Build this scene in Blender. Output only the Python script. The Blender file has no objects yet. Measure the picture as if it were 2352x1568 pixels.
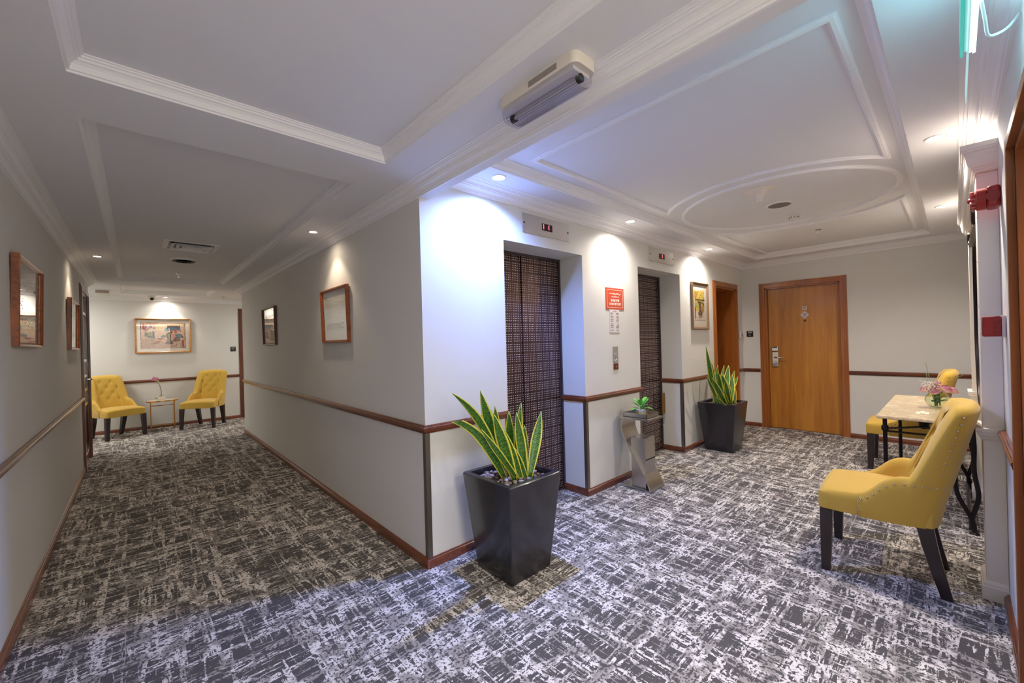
import bpy, bmesh, math, random
from mathutils import Vector, Matrix, Quaternion
random.seed(7)
S = bpy.context.scene
COL = S.collection
PI = math.pi

# ------------------------------------------------------------------ camera
cam_d = bpy.data.cameras.new('camera'); cam = bpy.data.objects.new('camera', cam_d); COL.objects.link(cam)
cam_d.sensor_width = 36.0; cam_d.lens = 937.67 * 36 / 2352; cam_d.clip_start = 0.02; cam_d.clip_end = 60
cr = Vector((0.73544243, -0.67704919, -0.02699671)); cu = Vector((0.01938748, -0.01879995, 0.99963528)); cf = Vector((0.67730979, 0.7356976, 0.0007))
cam.matrix_world = Matrix(((cr.x, cu.x, -cf.x, 0), (cr.y, cu.y, -cf.y, 0), (cr.z, cu.z, -cf.z, 1.3), (0, 0, 0, 1)))
S.camera = cam
# ------------------------------------------------------------------ world / exposure
w = bpy.data.worlds.new('world'); S.world = w; w.use_nodes = True
w.node_tree.nodes['Background'].inputs[0].default_value = (0.9, 0.95, 1, 1); w.node_tree.nodes['Background'].inputs[1].default_value = 0.3
S.view_settings.view_transform = 'Standard'; S.view_settings.look = 'None'
S.view_settings.exposure = 1.15; S.view_settings.gamma = 1.0; S.view_settings.use_curve_mapping = False
S.cycles.max_bounces = 8; S.cycles.diffuse_bounces = 6; S.cycles.glossy_bounces = 4; S.cycles.transmission_bounces = 6; S.cycles.transparent_max_bounces = 8
S.cycles.sample_clamp_indirect = 6.0; S.cycles.blur_glossy = 0.5; S.cycles.caustics_reflective = False; S.cycles.caustics_refractive = False

# ------------------------------------------------------------------ lights (the downlights' own beams, fittings built below, then added fill lamps)
WARM = (1.0, 0.80, 0.58); NEUT = (1.0, 0.90, 0.80); COOL = (0.22, 0.36, 1.0)
def spot(name, x, y, z, watt, col, deg, blend=0.35, rad=0.03, aim=None):
    d = bpy.data.lights.new(name, 'SPOT'); d.energy = watt; d.color = col; d.spot_size = math.radians(deg); d.spot_blend = blend; d.shadow_soft_size = rad
    o = bpy.data.objects.new(name, d); COL.objects.link(o); o.location = (x, y, z)
    if aim is not None: o.rotation_euler = (Vector(aim) - Vector((x, y, z))).to_track_quat('-Z', 'Y').to_euler()
    return o
def area(name, x, y, z, sx, sy, watt, col, aim=None):
    d = bpy.data.lights.new(name, 'AREA'); d.shape = 'RECTANGLE'; d.size = sx; d.size_y = sy; d.energy = watt; d.color = col
    o = bpy.data.objects.new(name, d); COL.objects.link(o); o.location = (x, y, z)
    if aim is not None: o.rotation_euler = (Vector(aim) - Vector((x, y, z))).to_track_quat('-Z', 'Y').to_euler()
    return o
DL = [  # x, y, ceiling z, colour, beam watt, wide watt, label, group
 (1.672, 1.896, 2.32, COOL, 3, 88, 'round recessed downlight with bluish white glow near the projecting wall corner'),
 (3.184, 1.896, 2.32, NEUT, 8, 20, 'round recessed downlight above the orange fire notice between the lifts'),
 (4.935, 1.930, 2.32, NEUT, 9, 27, 'round recessed downlight above the narrow picture beside the second lift'),
 (3.138, 0.050, 2.32, NEUT, 8, 34, 'round recessed downlight above the nearest yellow chair, near the siren wall'),
 (4.900, 0.052, 2.32, NEUT, 9, 40, 'round recessed downlight above the far end of the marble table'),
 (-0.255, 5.48, 2.215, WARM, 6, 2, 'small recessed downlight at the left wall of the corridor'),
 (1.050, 3.435, 2.215, WARM, 7, 2.5, 'small recessed downlight above the nearer picture on the long corridor wall'),
 (0.384, 9.08, 2.215, NEUT, 11, 6, 'small recessed downlight above the wide still life at the corridor end'),
]
for i, (x, y, z, c, b, wd, lab) in enumerate(DL):
    spot('downlight_beam', x, y, z - 0.008, b, c, 96 if i != 0 else 112, 0.45)
    spot('downlight_spill', x, y, z - 0.008, wd, c, 152 if i == 0 else 156, 0.75, 0.035)
YB_ = -3.6
# outside the frame: a fourth downlight of the right-hand row, and area lamps added as fill
spot('downlight_beam', 1.38, 0.14, 2.312, 5, NEUT, 110, 0.5); 
area('annex_fill_light', 2.0, -1.2, 2.38, 0.8, 0.8, 17, (1.0, 0.94, 0.88), (2.0, -1.2, 0))  # added lamp, brightens the lobby through the right doorway
area('corridor_back_fill', 0.39, YB_ + .05, 1.35, 1.3, 1.7, 15, (1.0, 0.95, 0.86), (0.39, 0, 1.35))  # no window here: added fill for the corridor walls and ceiling
area('corridor_fill_light', 0.39, -1.4, 2.255, 0.9, 0.9, 23, (1.0, 0.88, 0.69), (0.39, -1.4, 0))  # added fill behind the camera, no panel fitting is built
area('corridor_fill_light', -1.25, 8.4, 2.20, 0.6, 0.6, 13, (1.0, 0.95, 0.88), (-1.25, 8.4, 0))  # added fill, out of view on the left of the far end
area('corridor_fill_light', 2.55, 8.4, 2.20, 0.6, 0.6, 12, (1.0, 0.95, 0.88), (2.55, 8.4, 0))  # added fill, out of view on the right of the far end

# ------------------------------------------------------------------ materials
def lin(c):
    return tuple(((v / 255.0) / 12.92 if v <= 10 else ((v / 255.0 + 0.055) / 1.055) ** 2.4) for v in c) + (1.0,)
MATS = {}
def mat(name, rgb, rough=0.5, metal=0.0, bump=0.0, bscale=200, var=0.0, vscale=3.0, coat=0.0, emit=None, estr=0, spec=0.5, trans=0.0, sheen=0.0):
    if name in MATS: return MATS[name]
    m = bpy.data.materials.new(name); m.use_nodes = True; nt = m.node_tree; P = nt.nodes['Principled BSDF']
    c = lin(rgb) if max(rgb) > 1.0001 else tuple(rgb) + (1,)
    P.inputs['Base Color'].default_value = c; P.inputs['Roughness'].default_value = rough; P.inputs['Metallic'].default_value = metal
    P.inputs['Specular IOR Level'].default_value = spec; P.inputs['Coat Weight'].default_value = coat; P.inputs['Coat Roughness'].default_value = 0.12
    P.inputs['Transmission Weight'].default_value = trans
    if sheen: P.inputs['Sheen Weight'].default_value = sheen; P.inputs['Sheen Roughness'].default_value = 0.4
    tc = nt.nodes.new('ShaderNodeTexCoord')
    if var > 0:
        n = nt.nodes.new('ShaderNodeTexNoise'); n.inputs['Scale'].default_value = vscale; n.inputs['Detail'].default_value = 4
        nt.links.new(tc.outputs['Object'], n.inputs['Vector'])
        mx = nt.nodes.new('ShaderNodeMix'); mx.data_type = 'RGBA'
        mx.inputs[6].default_value = tuple(v * (1 - var) for v in c[:3]) + (1,); mx.inputs[7].default_value = tuple(min(1, v * (1 + var)) for v in c[:3]) + (1,)
        nt.links.new(n.outputs['Fac'], mx.inputs[0]); nt.links.new(mx.outputs[2], P.inputs['Base Color'])
    if bump > 0:
        n2 = nt.nodes.new('ShaderNodeTexNoise'); n2.inputs['Scale'].default_value = bscale; n2.inputs['Detail'].default_value = 3
        nt.links.new(tc.outputs['Object'], n2.inputs['Vector'])
        b = nt.nodes.new('ShaderNodeBump'); b.inputs['Strength'].default_value = bump; b.inputs['Distance'].default_value = 0.002
        nt.links.new(n2.outputs['Fac'], b.inputs['Height']); nt.links.new(b.outputs['Normal'], P.inputs['Normal'])
    if emit is not None:
        P.inputs['Emission Color'].default_value = lin(emit) if max(emit) > 1.0001 else tuple(emit) + (1,); P.inputs['Emission Strength'].default_value = estr
    MATS[name] = m
    return m
def wood(name, dark, light, axis=2, fine=60, rough=0.35, coat=0.3):
    if name in MATS: return MATS[name]
    m = bpy.data.materials.new(name); m.use_nodes = True; nt = m.node_tree; P = nt.nodes['Principled BSDF']
    tc = nt.nodes.new('ShaderNodeTexCoord'); mp = nt.nodes.new('ShaderNodeMapping')
    sc = [1.0, 1.0, 1.0]; sc[axis] = 0.06
    mp.inputs['Scale'].default_value = sc
    nt.links.new(tc.outputs['Object'], mp.inputs['Vector'])
    n = nt.nodes.new('ShaderNodeTexNoise'); n.inputs['Scale'].default_value = fine; n.inputs['Detail'].default_value = 6; n.inputs['Roughness'].default_value = 0.65
    n.inputs['Distortion'].default_value = 0.6
    n2 = nt.nodes.new('ShaderNodeTexNoise'); n2.inputs['Scale'].default_value = fine / 7.0; n2.inputs['Detail'].default_value = 3; n2.inputs['Distortion'].default_value = 1.2
    nt.links.new(mp.outputs[0], n.inputs['Vector']); nt.links.new(mp.outputs[0], n2.inputs['Vector'])
    ad = nt.nodes.new('ShaderNodeMath'); ad.operation = 'ADD'; nt.links.new(n.outputs['Fac'], ad.inputs[0]); nt.links.new(n2.outputs['Fac'], ad.inputs[1])
    hf = nt.nodes.new('ShaderNodeMath'); hf.operation = 'MULTIPLY'; hf.inputs[1].default_value = 0.5; nt.links.new(ad.outputs[0], hf.inputs[0])
    cr_ = nt.nodes.new('ShaderNodeValToRGB'); cr_.color_ramp.elements[0].position = 0.36; cr_.color_ramp.elements[0].color = lin(dark)
    cr_.color_ramp.elements[1].position = 0.64; cr_.color_ramp.elements[1].color = lin(light)
    nt.links.new(hf.outputs[0], cr_.inputs[0]); nt.links.new(cr_.outputs[0], P.inputs['Base Color'])
    P.inputs['Roughness'].default_value = rough; P.inputs['Coat Weight'].default_value = coat; P.inputs['Coat Roughness'].default_value = 0.15
    b = nt.nodes.new('ShaderNodeBump'); b.inputs['Strength'].default_value = 0.15; b.inputs['Distance'].default_value = 0.001
    nt.links.new(n.outputs['Fac'], b.inputs['Height']); nt.links.new(b.outputs['Normal'], P.inputs['Normal'])
    MATS[name] = m
    return m
def carpet():
    m = bpy.data.materials.new('carpet'); m.use_nodes = True; nt = m.node_tree; P = nt.nodes['Principled BSDF']; L = nt.links
    tc = nt.nodes.new('ShaderNodeTexCoord')
    def noise(sx, sy, scale, detail=3, dist=0.0, off=0.0, rough=0.6):
        mp = nt.nodes.new('ShaderNodeMapping'); mp.inputs['Scale'].default_value = (sx, sy, 1); mp.inputs['Location'].default_value = (off, off * 1.7, off)
        L.new(tc.outputs['Object'], mp.inputs['Vector'])
        n = nt.nodes.new('ShaderNodeTexNoise'); n.inputs['Scale'].default_value = scale; n.inputs['Detail'].default_value = detail; n.inputs['Distortion'].default_value = dist
        n.inputs['Roughness'].default_value = rough
        L.new(mp.outputs[0], n.inputs['Vector']); return n.outputs['Fac']
    def math_(op, a, b=None, clamp=False):
        n = nt.nodes.new('ShaderNodeMath'); n.operation = op; n.use_clamp = clamp
        for i, v in enumerate((a, b)):
            if v is None: continue
            if isinstance(v, (int, float)): n.inputs[i].default_value = v
            else: L.new(v, n.inputs[i])
        return n.outputs[0]
    def step(v, lo, hi):
        n = nt.nodes.new('ShaderNodeMapRange'); n.inputs[1].default_value = lo; n.inputs[2].default_value = hi; n.clamp = True; L.new(v, n.inputs[0]); return n.outputs[0]
    low = noise(1, 1, 3.2, 2, 0, 3.1)                     # where strokes gather
    lowm = math_('MULTIPLY', math_('SUBTRACT', low, 0.5), 0.20)
    a = noise(1, 7.0, 11, 4, 0.5, 1.0, 0.70)            # short strokes along x
    a = step(math_('ADD', a, lowm), 0.580, 0.592)
    b = noise(7.0, 1, 9.0, 4, 0.5, 5.0, 0.68)            # short strokes along y
    b = step(math_('ADD', b, lowm), 0.608, 0.620)
    wob = math_('MULTIPLY', math_('SUBTRACT', noise(1, 1, 40, 3, 0, 41.0), 0.5), 0.10)
    l1 = noise(9, 0.8, 1.5, 4, 0.4, 9.0, 0.6)            # long ragged lines along y
    l1 = math_('SUBTRACT', 1.0, step(math_('ABSOLUTE', math_('ADD', wob, math_('SUBTRACT', l1, 0.5))), 0.032, 0.038))
    l2 = noise(0.8, 9, 1.3, 4, 0.4, 13.0, 0.6)
    l2 = math_('SUBTRACT', 1.0, step(math_('ABSOLUTE', math_('ADD', wob, math_('SUBTRACT', l2, 0.5))), 0.026, 0.031))
    brk = step(noise(1, 1, 14, 3, 0, 21.0), 0.36, 0.40)   # breaks them up
    ln = math_('MULTIPLY', math_('MAXIMUM', l1, l2), brk)
    ragged = step(noise(1, 1, 75, 2, 0, 17.0), 0.40, 0.47)
    mask = math_('MULTIPLY', math_('MAXIMUM', math_('MAXIMUM', a, b), ln), ragged)
    tone = step(noise(1, 1, 11, 3, 0, 31.0), 0.46, 0.54)
    c1 = nt.nodes.new('ShaderNodeMix'); c1.data_type = 'RGBA'; c1.inputs[6].default_value = lin((164, 157, 150)); c1.inputs[7].default_value = lin((228, 221, 214)); L.new(tone, c1.inputs[0])
    dk = noise(1, 1, 260, 2, 0, 2.0)
    c0 = nt.nodes.new('ShaderNodeMix'); c0.data_type = 'RGBA'; c0.inputs[6].default_value = lin((76, 73, 72)); c0.inputs[7].default_value = lin((102, 98, 96)); L.new(dk, c0.inputs[0])
    mx = nt.nodes.new('ShaderNodeMix'); mx.data_type = 'RGBA'; L.new(mask, mx.inputs[0]); L.new(c0.outputs[2], mx.inputs[6]); L.new(c1.outputs[2], mx.inputs[7])
    L.new(mx.outputs[2], P.inputs['Base Color']); P.inputs['Roughness'].default_value = 0.95; P.inputs['Specular IOR Level'].default_value = 0.15
    bm_ = nt.nodes.new('ShaderNodeBump'); bm_.inputs['Strength'].default_value = 0.5; bm_.inputs['Distance'].default_value = 0.004
    L.new(math_('ADD', dk, math_('MULTIPLY', mask, 0.6)), bm_.inputs['Height']); L.new(bm_.outputs['Normal'], P.inputs['Normal'])
    return m
def dotted():
    """lift door skin: brown metal etched with groups of 4 x 4 dots, pitch 81 mm"""
    m = bpy.data.materials.new('etched_bronze'); m.use_nodes = True; nt = m.node_tree; P = nt.nodes['Principled BSDF']; L = nt.links
    tc = nt.nodes.new('ShaderNodeTexCoord'); sp = nt.nodes.new('ShaderNodeSeparateXYZ'); L.new(tc.outputs['Object'], sp.inputs[0])
    def M(op, a, b=None):
        n = nt.nodes.new('ShaderNodeMath'); n.operation = op
        for i, v in enumerate((a, b)):
            if v is None: continue
            if isinstance(v, (int, float)): n.inputs[i].default_value = v
            else: L.new(v, n.inputs[i])
        return n.outputs[0]
    g, p = 0.081, 0.0178
    ds = []; ins = []
    for ax in (0, 2):
        v = M('FLOORED_MODULO', sp.outputs[ax], g)
        ins.append(M('LESS_THAN', v, 4 * p))
        u = M('SUBTRACT', M('FLOORED_MODULO', v, p), p / 2)
        ds.append(M('MULTIPLY', u, u))
    r = M('SQRT', M('ADD', ds[0], ds[1]))
    dot = M('MULTIPLY', M('LESS_THAN', r, 0.0033), M('MULTIPLY', ins[0], ins[1]))
    mx = nt.nodes.new('ShaderNodeMix'); mx.data_type = 'RGBA'; L.new(dot, mx.inputs[0]); mx.inputs[6].default_value = lin((96, 72, 68)); mx.inputs[7].default_value = lin((226, 216, 208))
    L.new(mx.outputs[2], P.inputs['Base Color'])
    me = M('MULTIPLY', M('SUBTRACT', 1.0, dot), 0.75); L.new(me, P.inputs['Metallic'])
    P.inputs['Roughness'].default_value = 0.26
    return m
def print_mat():
    m = bpy.data.materials.new('printed_paper'); m.use_nodes = True; nt = m.node_tree; P = nt.nodes['Principled BSDF']
    a = nt.nodes.new('ShaderNodeVertexColor'); a.layer_name = 'ink'; tc = nt.nodes.new('ShaderNodeTexCoord')
    n = nt.nodes.new('ShaderNodeTexNoise'); n.inputs['Scale'].default_value = 60; n.inputs['Detail'].default_value = 5; nt.links.new(tc.outputs['Object'], n.inputs['Vector'])
    mx = nt.nodes.new('ShaderNodeMix'); mx.data_type = 'RGBA'; mx.blend_type = 'OVERLAY'; mx.inputs[0].default_value = 0.55
    nt.links.new(a.outputs[0], mx.inputs[6]); nt.links.new(n.outputs['Fac'], mx.inputs[7]); nt.links.new(mx.outputs[2], P.inputs['Base Color'])
    P.inputs['Roughness'].default_value = 0.7
    return m
def glassy(name, tint=(1, 1, 1), refl=1.0):
    m = bpy.data.materials.new(name); m.use_nodes = True; nt = m.node_tree; nt.nodes.remove(nt.nodes['Principled BSDF']); out = nt.nodes['Material Output']
    t = nt.nodes.new('ShaderNodeBsdfTransparent'); t.inputs[0].default_value = tint + (1,); g = nt.nodes.new('ShaderNodeBsdfGlossy'); g.inputs['Roughness'].default_value = 0.02
    f = nt.nodes.new('ShaderNodeLayerWeight'); f.inputs['Blend'].default_value = 0.5
    pw = nt.nodes.new('ShaderNodeMath'); pw.operation = 'POWER'; pw.inputs[1].default_value = 4.0; nt.links.new(f.outputs['Facing'], pw.inputs[0])
    mu = nt.nodes.new('ShaderNodeMath'); mu.operation = 'MULTIPLY_ADD'; mu.inputs[1].default_value = refl; mu.inputs[2].default_value = 0.04; mu.use_clamp = True; nt.links.new(pw.outputs[0], mu.inputs[0])
    mx = nt.nodes.new('ShaderNodeMixShader'); nt.links.new(mu.outputs[0], mx.inputs[0]); nt.links.new(t.outputs[0], mx.inputs[1]); nt.links.new(g.outputs[0], mx.inputs[2])
    nt.links.new(mx.outputs[0], out.inputs[0]); MATS[name] = m
    return m
def leafmat():
    m = bpy.data.materials.new('snake_leaf'); m.use_nodes = True; nt = m.node_tree; P = nt.nodes['Principled BSDF']; L = nt.links
    uv = nt.nodes.new('ShaderNodeUVMap'); uv.uv_map = 'uv'; sp = nt.nodes.new('ShaderNodeSeparateXYZ'); L.new(uv.outputs[0], sp.inputs[0])
    n = nt.nodes.new('ShaderNodeTexNoise'); mp = nt.nodes.new('ShaderNodeMapping'); mp.inputs['Scale'].default_value = (2.5, 30, 1); L.new(uv.outputs[0], mp.inputs[0]); L.new(mp.outputs[0], n.inputs['Vector'])
    n.inputs['Scale'].default_value = 2.2; n.inputs['Detail'].default_value = 3; n.inputs['Distortion'].default_value = 0.8
    rp = nt.nodes.new('ShaderNodeValToRGB'); rp.color_ramp.elements[0].position = 0.42; rp.color_ramp.elements[0].color = lin((34, 78, 30)); rp.color_ramp.elements[1].position = 0.6; rp.color_ramp.elements[1].color = lin((96, 148, 52)); L.new(n.outputs['Fac'], rp.inputs[0])
    ab = nt.nodes.new('ShaderNodeMath'); ab.operation = 'SUBTRACT'; ab.inputs[1].default_value = 0.5; L.new(sp.outputs[0], ab.inputs[0])
    a2 = nt.nodes.new('ShaderNodeMath'); a2.operation = 'ABSOLUTE'; L.new(ab.outputs[0], a2.inputs[0])
    g = nt.nodes.new('ShaderNodeMapRange'); g.inputs[1].default_value = 0.36; g.inputs[2].default_value = 0.39; L.new(a2.outputs[0], g.inputs[0])
    mx = nt.nodes.new('ShaderNodeMix'); mx.data_type = 'RGBA'; L.new(g.outputs[0], mx.inputs[0]); L.new(rp.outputs[0], mx.inputs[6]); mx.inputs[7].default_value = lin((222, 212, 84))
    L.new(mx.outputs[2], P.inputs['Base Color']); P.inputs['Roughness'].default_value = 0.38
    return m

PAINT = mat('wall_paint', (222, 221, 217), 0.75, bump=0.12, bscale=260, var=0.025, vscale=1.2)
CEIL = mat('ceiling_paint', (226, 227, 231), 0.8, var=0.02, vscale=0.8)
MOULD = mat('moulding_paint', (238, 238, 241), 0.6)
PLASTERW = mat('white_trim_paint', (232, 226, 218), 0.45)
CARPET = carpet()
RAILX = wood('mahogany_x', (82, 38, 23), (136, 74, 44), 0, 50, 0.3, 0.5)
RAILY = wood('mahogany_y', (82, 38, 23), (136, 74, 44), 1, 50, 0.3, 0.5)
DOORW = wood('teak_veneer', (162, 100, 30), (202, 140, 54), 2, 26, 0.38, 0.25)
FRAMEW = wood('door_frame_wood', (142, 80, 30), (178, 108, 46), 2, 40, 0.35, 0.35)
JAMBW = wood('near_jamb_wood', (118, 60, 22), (156, 88, 34), 2, 30, 0.4, 0.3)
STEEL = mat('brushed_steel', (178, 172, 166), 0.28, 1.0, var=0.06, vscale=8)
STEELD = mat('corner_guard_metal', (150, 142, 132), 0.38, 1.0, var=0.08, vscale=5)
CHROME = mat('chrome', (220, 220, 222), 0.08, 1.0)
DOTS = dotted()
BLACKP = mat('black_plastic', (22, 20, 24), 0.35)
WHITEP = mat('white_plastic', (232, 228, 220), 0.4)
CREAMP = mat('cream_plastic', (224, 217, 206), 0.45)
DARKWOOD = mat('dark_leg_wood', (38, 24, 24), 0.35, var=0.25, vscale=12, coat=0.3)
PRINT = print_mat()
GLASS = glassy('pane_glass', (1, 1, 1), 1.0)
LEAF = leafmat()
EMIT_C = mat('lamp_cool', (255, 255, 255), 0.5, emit=(0.75, 0.88, 1.0), estr=9)
EMIT_W = mat('lamp_warm', (255, 255, 255), 0.5, emit=(1.0, 0.90, 0.74), estr=9)

# ------------------------------------------------------------------ mesh builder
def cat3(pts, per):
    out = []; n = len(pts)
    for i in range(n - 1):
        p0, p1, p2, p3 = pts[max(0, i - 1)], pts[i], pts[i + 1], pts[min(n - 1, i + 2)]
        for k in range(per):
            u = k / per; out.append(tuple(.5 * (2 * b + (c - a) * u + (2 * a - 5 * b + 4 * c - d) * u * u + (3 * b - a - 3 * c + d) * u ** 3) for a, b, c, d in zip(p0, p1, p2, p3)))
    out.append(tuple(pts[-1])); return out
class MB:
    def __init__(s): s.v = []; s.f = []; s.uv = None; s.col = None; s.mi = None
    def add(s, vs, fs, mi=None):
        b = len(s.v); s.v += [tuple(p) for p in vs]; s.f += [tuple(b + i for i in f) for f in fs]
        if mi is not None:
            if s.mi is None: s.mi = [0] * (len(s.f) - len(fs))
        if s.mi is not None: s.mi += [mi or 0] * len(fs)
        return s
    def box(s, x0, x1, y0, y1, z0, z1, mi=None):
        vs = [(x, y, z) for z in (z0, z1) for y in (y0, y1) for x in (x0, x1)]
        return s.add(vs, [(0, 2, 3, 1), (4, 5, 7, 6), (0, 1, 5, 4), (2, 6, 7, 3), (0, 4, 6, 2), (1, 3, 7, 5)], mi)
    def prism(s, poly, y0, y1, plane='xz', mi=None):
        """extrude a polygon given in plane xz (depth y) / xy (depth z) / yz (depth x)"""
        def P(a, b, d): return {'xz': (a, d, b), 'xy': (a, b, d), 'yz': (d, a, b)}[plane]
        n = len(poly); vs = [P(a, b, y0) for a, b in poly] + [P(a, b, y1) for a, b in poly]
        fs = [tuple(range(n - 1, -1, -1)), tuple(range(n, 2 * n))] + [(i, (i + 1) % n, n + (i + 1) % n, n + i) for i in range(n)]
        return s.add(vs, fs, mi)
    def lathe(s, prof, cx=0, cy=0, cz=0, n=24, sx=1, sy=1, axis='z', mi=None):
        vs = []; m = len(prof)
        for k in range(n):
            a = 2 * PI * k / n; c, d = math.cos(a), math.sin(a)
            for r, z in prof:
                if axis == 'z': vs.append((cx + r * c * sx, cy + r * d * sy, cz + z))
                elif axis == 'y': vs.append((cx + r * c * sx, cy + z, cz + r * d * sy))
                else: vs.append((cx + z, cy + r * c * sx, cz + r * d * sy))
        fs = [(k * m + i, ((k + 1) % n) * m + i, ((k + 1) % n) * m + i + 1, k * m + i + 1) for k in range(n) for i in range(m - 1)]
        if prof[0][0] > 1e-6: fs.append(tuple(k * m for k in range(n - 1, -1, -1)))
        if prof[-1][0] > 1e-6: fs.append(tuple(k * m + m - 1 for k in range(n)))
        return s.add(vs, fs, mi)
    def tube(s, pts, r, n=8, taper=None, twist=0.0, prof=None, mi=None):
        pts = [Vector(p) for p in pts]; vs = []; up = None; N = len(pts)
        for i, p in enumerate(pts):
            t = (pts[min(i + 1, N - 1)] - pts[max(i - 1, 0)]).normalized()
            if up is None:
                up = Vector((0, 0, 1)) if abs(t.z) < 0.9 else Vector((1, 0, 0))
            a = (up - t * up.dot(t)).normalized(); up = a; b = t.cross(a)
            rr = r if taper is None else r * (taper[0] + (taper[1] - taper[0]) * i / max(1, N - 1))
            for k in range(n):
                ang = 2 * PI * k / n + twist * i
                q = rr * (1 if prof is None else prof[k % len(prof)])
                vs.append(p + a * math.cos(ang) * q + b * math.sin(ang) * q)
        fs = [(i * n + k, i * n + (k + 1) % n, (i + 1) * n + (k + 1) % n, (i + 1) * n + k) for i in range(N - 1) for k in range(n)]
        fs += [tuple(range(n - 1, -1, -1)), tuple((N - 1) * n + k for k in range(n))]
        return s.add(vs, fs, mi)
    def grid(s, rows, closed_u=False, closed_v=False, mi=None, cap=False):
        R = len(rows); Cc = len(rows[0]); vs = [p for r in rows for p in r]
        fs = []
        for i in range(R if closed_v else R - 1):
            for j in range(Cc if closed_u else Cc - 1):
                fs.append((i * Cc + j, i * Cc + (j + 1) % Cc, ((i + 1) % R) * Cc + (j + 1) % Cc, ((i + 1) % R) * Cc + j))
        if cap: fs += [tuple(range(Cc - 1, -1, -1)), tuple((R - 1) * Cc + k for k in range(Cc))]
        return s.add(vs, fs, mi)
    def sphere(s, cx, cy, cz, rx, ry=None, rz=None, n=10, m=6, rot=None):
        ry = ry or rx; rz = rz or rx; vs = [(0, 0, -rz)]
        for i in range(1, m):
            a = PI * i / m - PI / 2
            for k in range(n):
                b = 2 * PI * k / n; vs.append((rx * math.cos(a) * math.cos(b), ry * math.cos(a) * math.sin(b), rz * math.sin(a)))
        vs.append((0, 0, rz)); fs = []
        for k in range(n): fs.append((0, 1 + (k + 1) % n, 1 + k))
        for i in range(m - 2):
            for k in range(n): fs.append((1 + i * n + k, 1 + i * n + (k + 1) % n, 1 + (i + 1) * n + (k + 1) % n, 1 + (i + 1) * n + k))
        t = len(vs) - 1
        for k in range(n): fs.append((t, 1 + (m - 2) * n + k, 1 + (m - 2) * n + (k + 1) % n))
        if rot is not None: vs = [tuple(rot @ Vector(p)) for p in vs]
        return s.add([(p[0] + cx, p[1] + cy, p[2] + cz) for p in vs], fs)
    def build(s, name, m, parent=None, smooth=None, bevel=0, seg=2, kind=None, label=None, loc=None):
        me = bpy.data.meshes.new(name); me.from_pydata(s.v, [], s.f)
        bm = bmesh.new(); bm.from_mesh(me); bmesh.ops.recalc_face_normals(bm, faces=bm.faces[:]) ; bm.to_mesh(me); bm.free()
        for q in (m if isinstance(m, (list, tuple)) else [m]): me.materials.append(q)
        if s.mi is not None:
            for p, i in zip(me.polygons, s.mi): p.material_index = i
        o = bpy.data.objects.new(name, me); COL.objects.link(o)
        if bevel:
            md = o.modifiers.new('bevel', 'BEVEL'); md.width = bevel; md.segments = seg; md.limit_method = 'ANGLE'; md.angle_limit = math.radians(35)
        if smooth is not None:
            me.polygons.foreach_set('use_smooth', [True] * len(me.polygons)); me.set_sharp_from_angle(angle=math.radians(smooth))
        if parent is not None: o.parent = parent
        if kind: o['kind'] = kind
        if label: o['label'] = label
        if loc is not None: o.location = loc
        return o
def thing(name, label, cat, loc=(0, 0, 0), rz=0, group=None):
    o = bpy.data.objects.new(name, None); COL.objects.link(o); o.location = loc; o.rotation_euler = (0, 0, rz); o.empty_display_size = 0.05
    o['label'] = label; o['category'] = cat
    if group: o['group'] = group
    return o
def tag(o, label, cat, group=None):
    o['label'] = label; o['category'] = cat
    if group: o['group'] = group
    return o
def struct(mb, name, m, smooth=None, bevel=0, label=None, parent=None):
    o = mb.build(name, m, parent, smooth, bevel)
    if parent is None: o['kind'] = 'structure'
    if label: o['label'] = label
    return o
def copy_tree(o, parent=None):
    c = o.copy(); COL.objects.link(c)
    if parent is not None: c.parent = parent
    for ch in list(o.children): copy_tree(ch, c)
    return c
def mould(mb, path, prof, closed=False, side=1, mi=None):
    """sweep prof [(d, z)] along an xy path; d is measured towards the room on the side given (1 = left of travel), mitred"""
    n = len(path); rows = []
    for i in range(n):
        p = Vector(path[i]); d0 = d1 = None
        if closed or i > 0: d0 = (p - Vector(path[i - 1])).normalized()
        if closed or i < n - 1: d1 = (Vector(path[(i + 1) % n]) - p).normalized()
        d0 = d0 or d1; d1 = d1 or d0
        n0 = Vector((-d0.y, d0.x)) * side; n1 = Vector((-d1.y, d1.x)) * side
        b = (n0 + n1).normalized(); k = 1.0 / max(0.25, b.dot(n0))
        rows.append([(p.x + b.x * k * d, p.y + b.y * k * d, z) for d, z in prof])
    mb.grid(rows, closed_u=True, closed_v=closed, cap=not closed, mi=mi)
    return mb
def text_part(name, s, size, m, parent, loc, rot, font=None, align='CENTER', sx=1.0, ext=0.0004, bold=0.0, label=None):
    cu_ = bpy.data.curves.new(name, 'FONT'); cu_.body = s; cu_.size = size; cu_.extrude = ext; cu_.align_x = align; cu_.align_y = 'CENTER'; cu_.offset = bold
    if font: cu_.font = font
    o = bpy.data.objects.new(name, cu_); COL.objects.link(o)
    dg = bpy.context.evaluated_depsgraph_get(); me = bpy.data.meshes.new_from_object(o.evaluated_get(dg)); bpy.data.objects.remove(o)
    me.materials.clear(); me.materials.append(m)
    for v in me.vertices: v.co.x *= sx
    q = bpy.data.objects.new(name, me); COL.objects.link(q); q.location = loc; q.rotation_euler = rot
    if parent is not None: q.parent = parent
    if label: q['label'] = label
    return q

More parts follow.
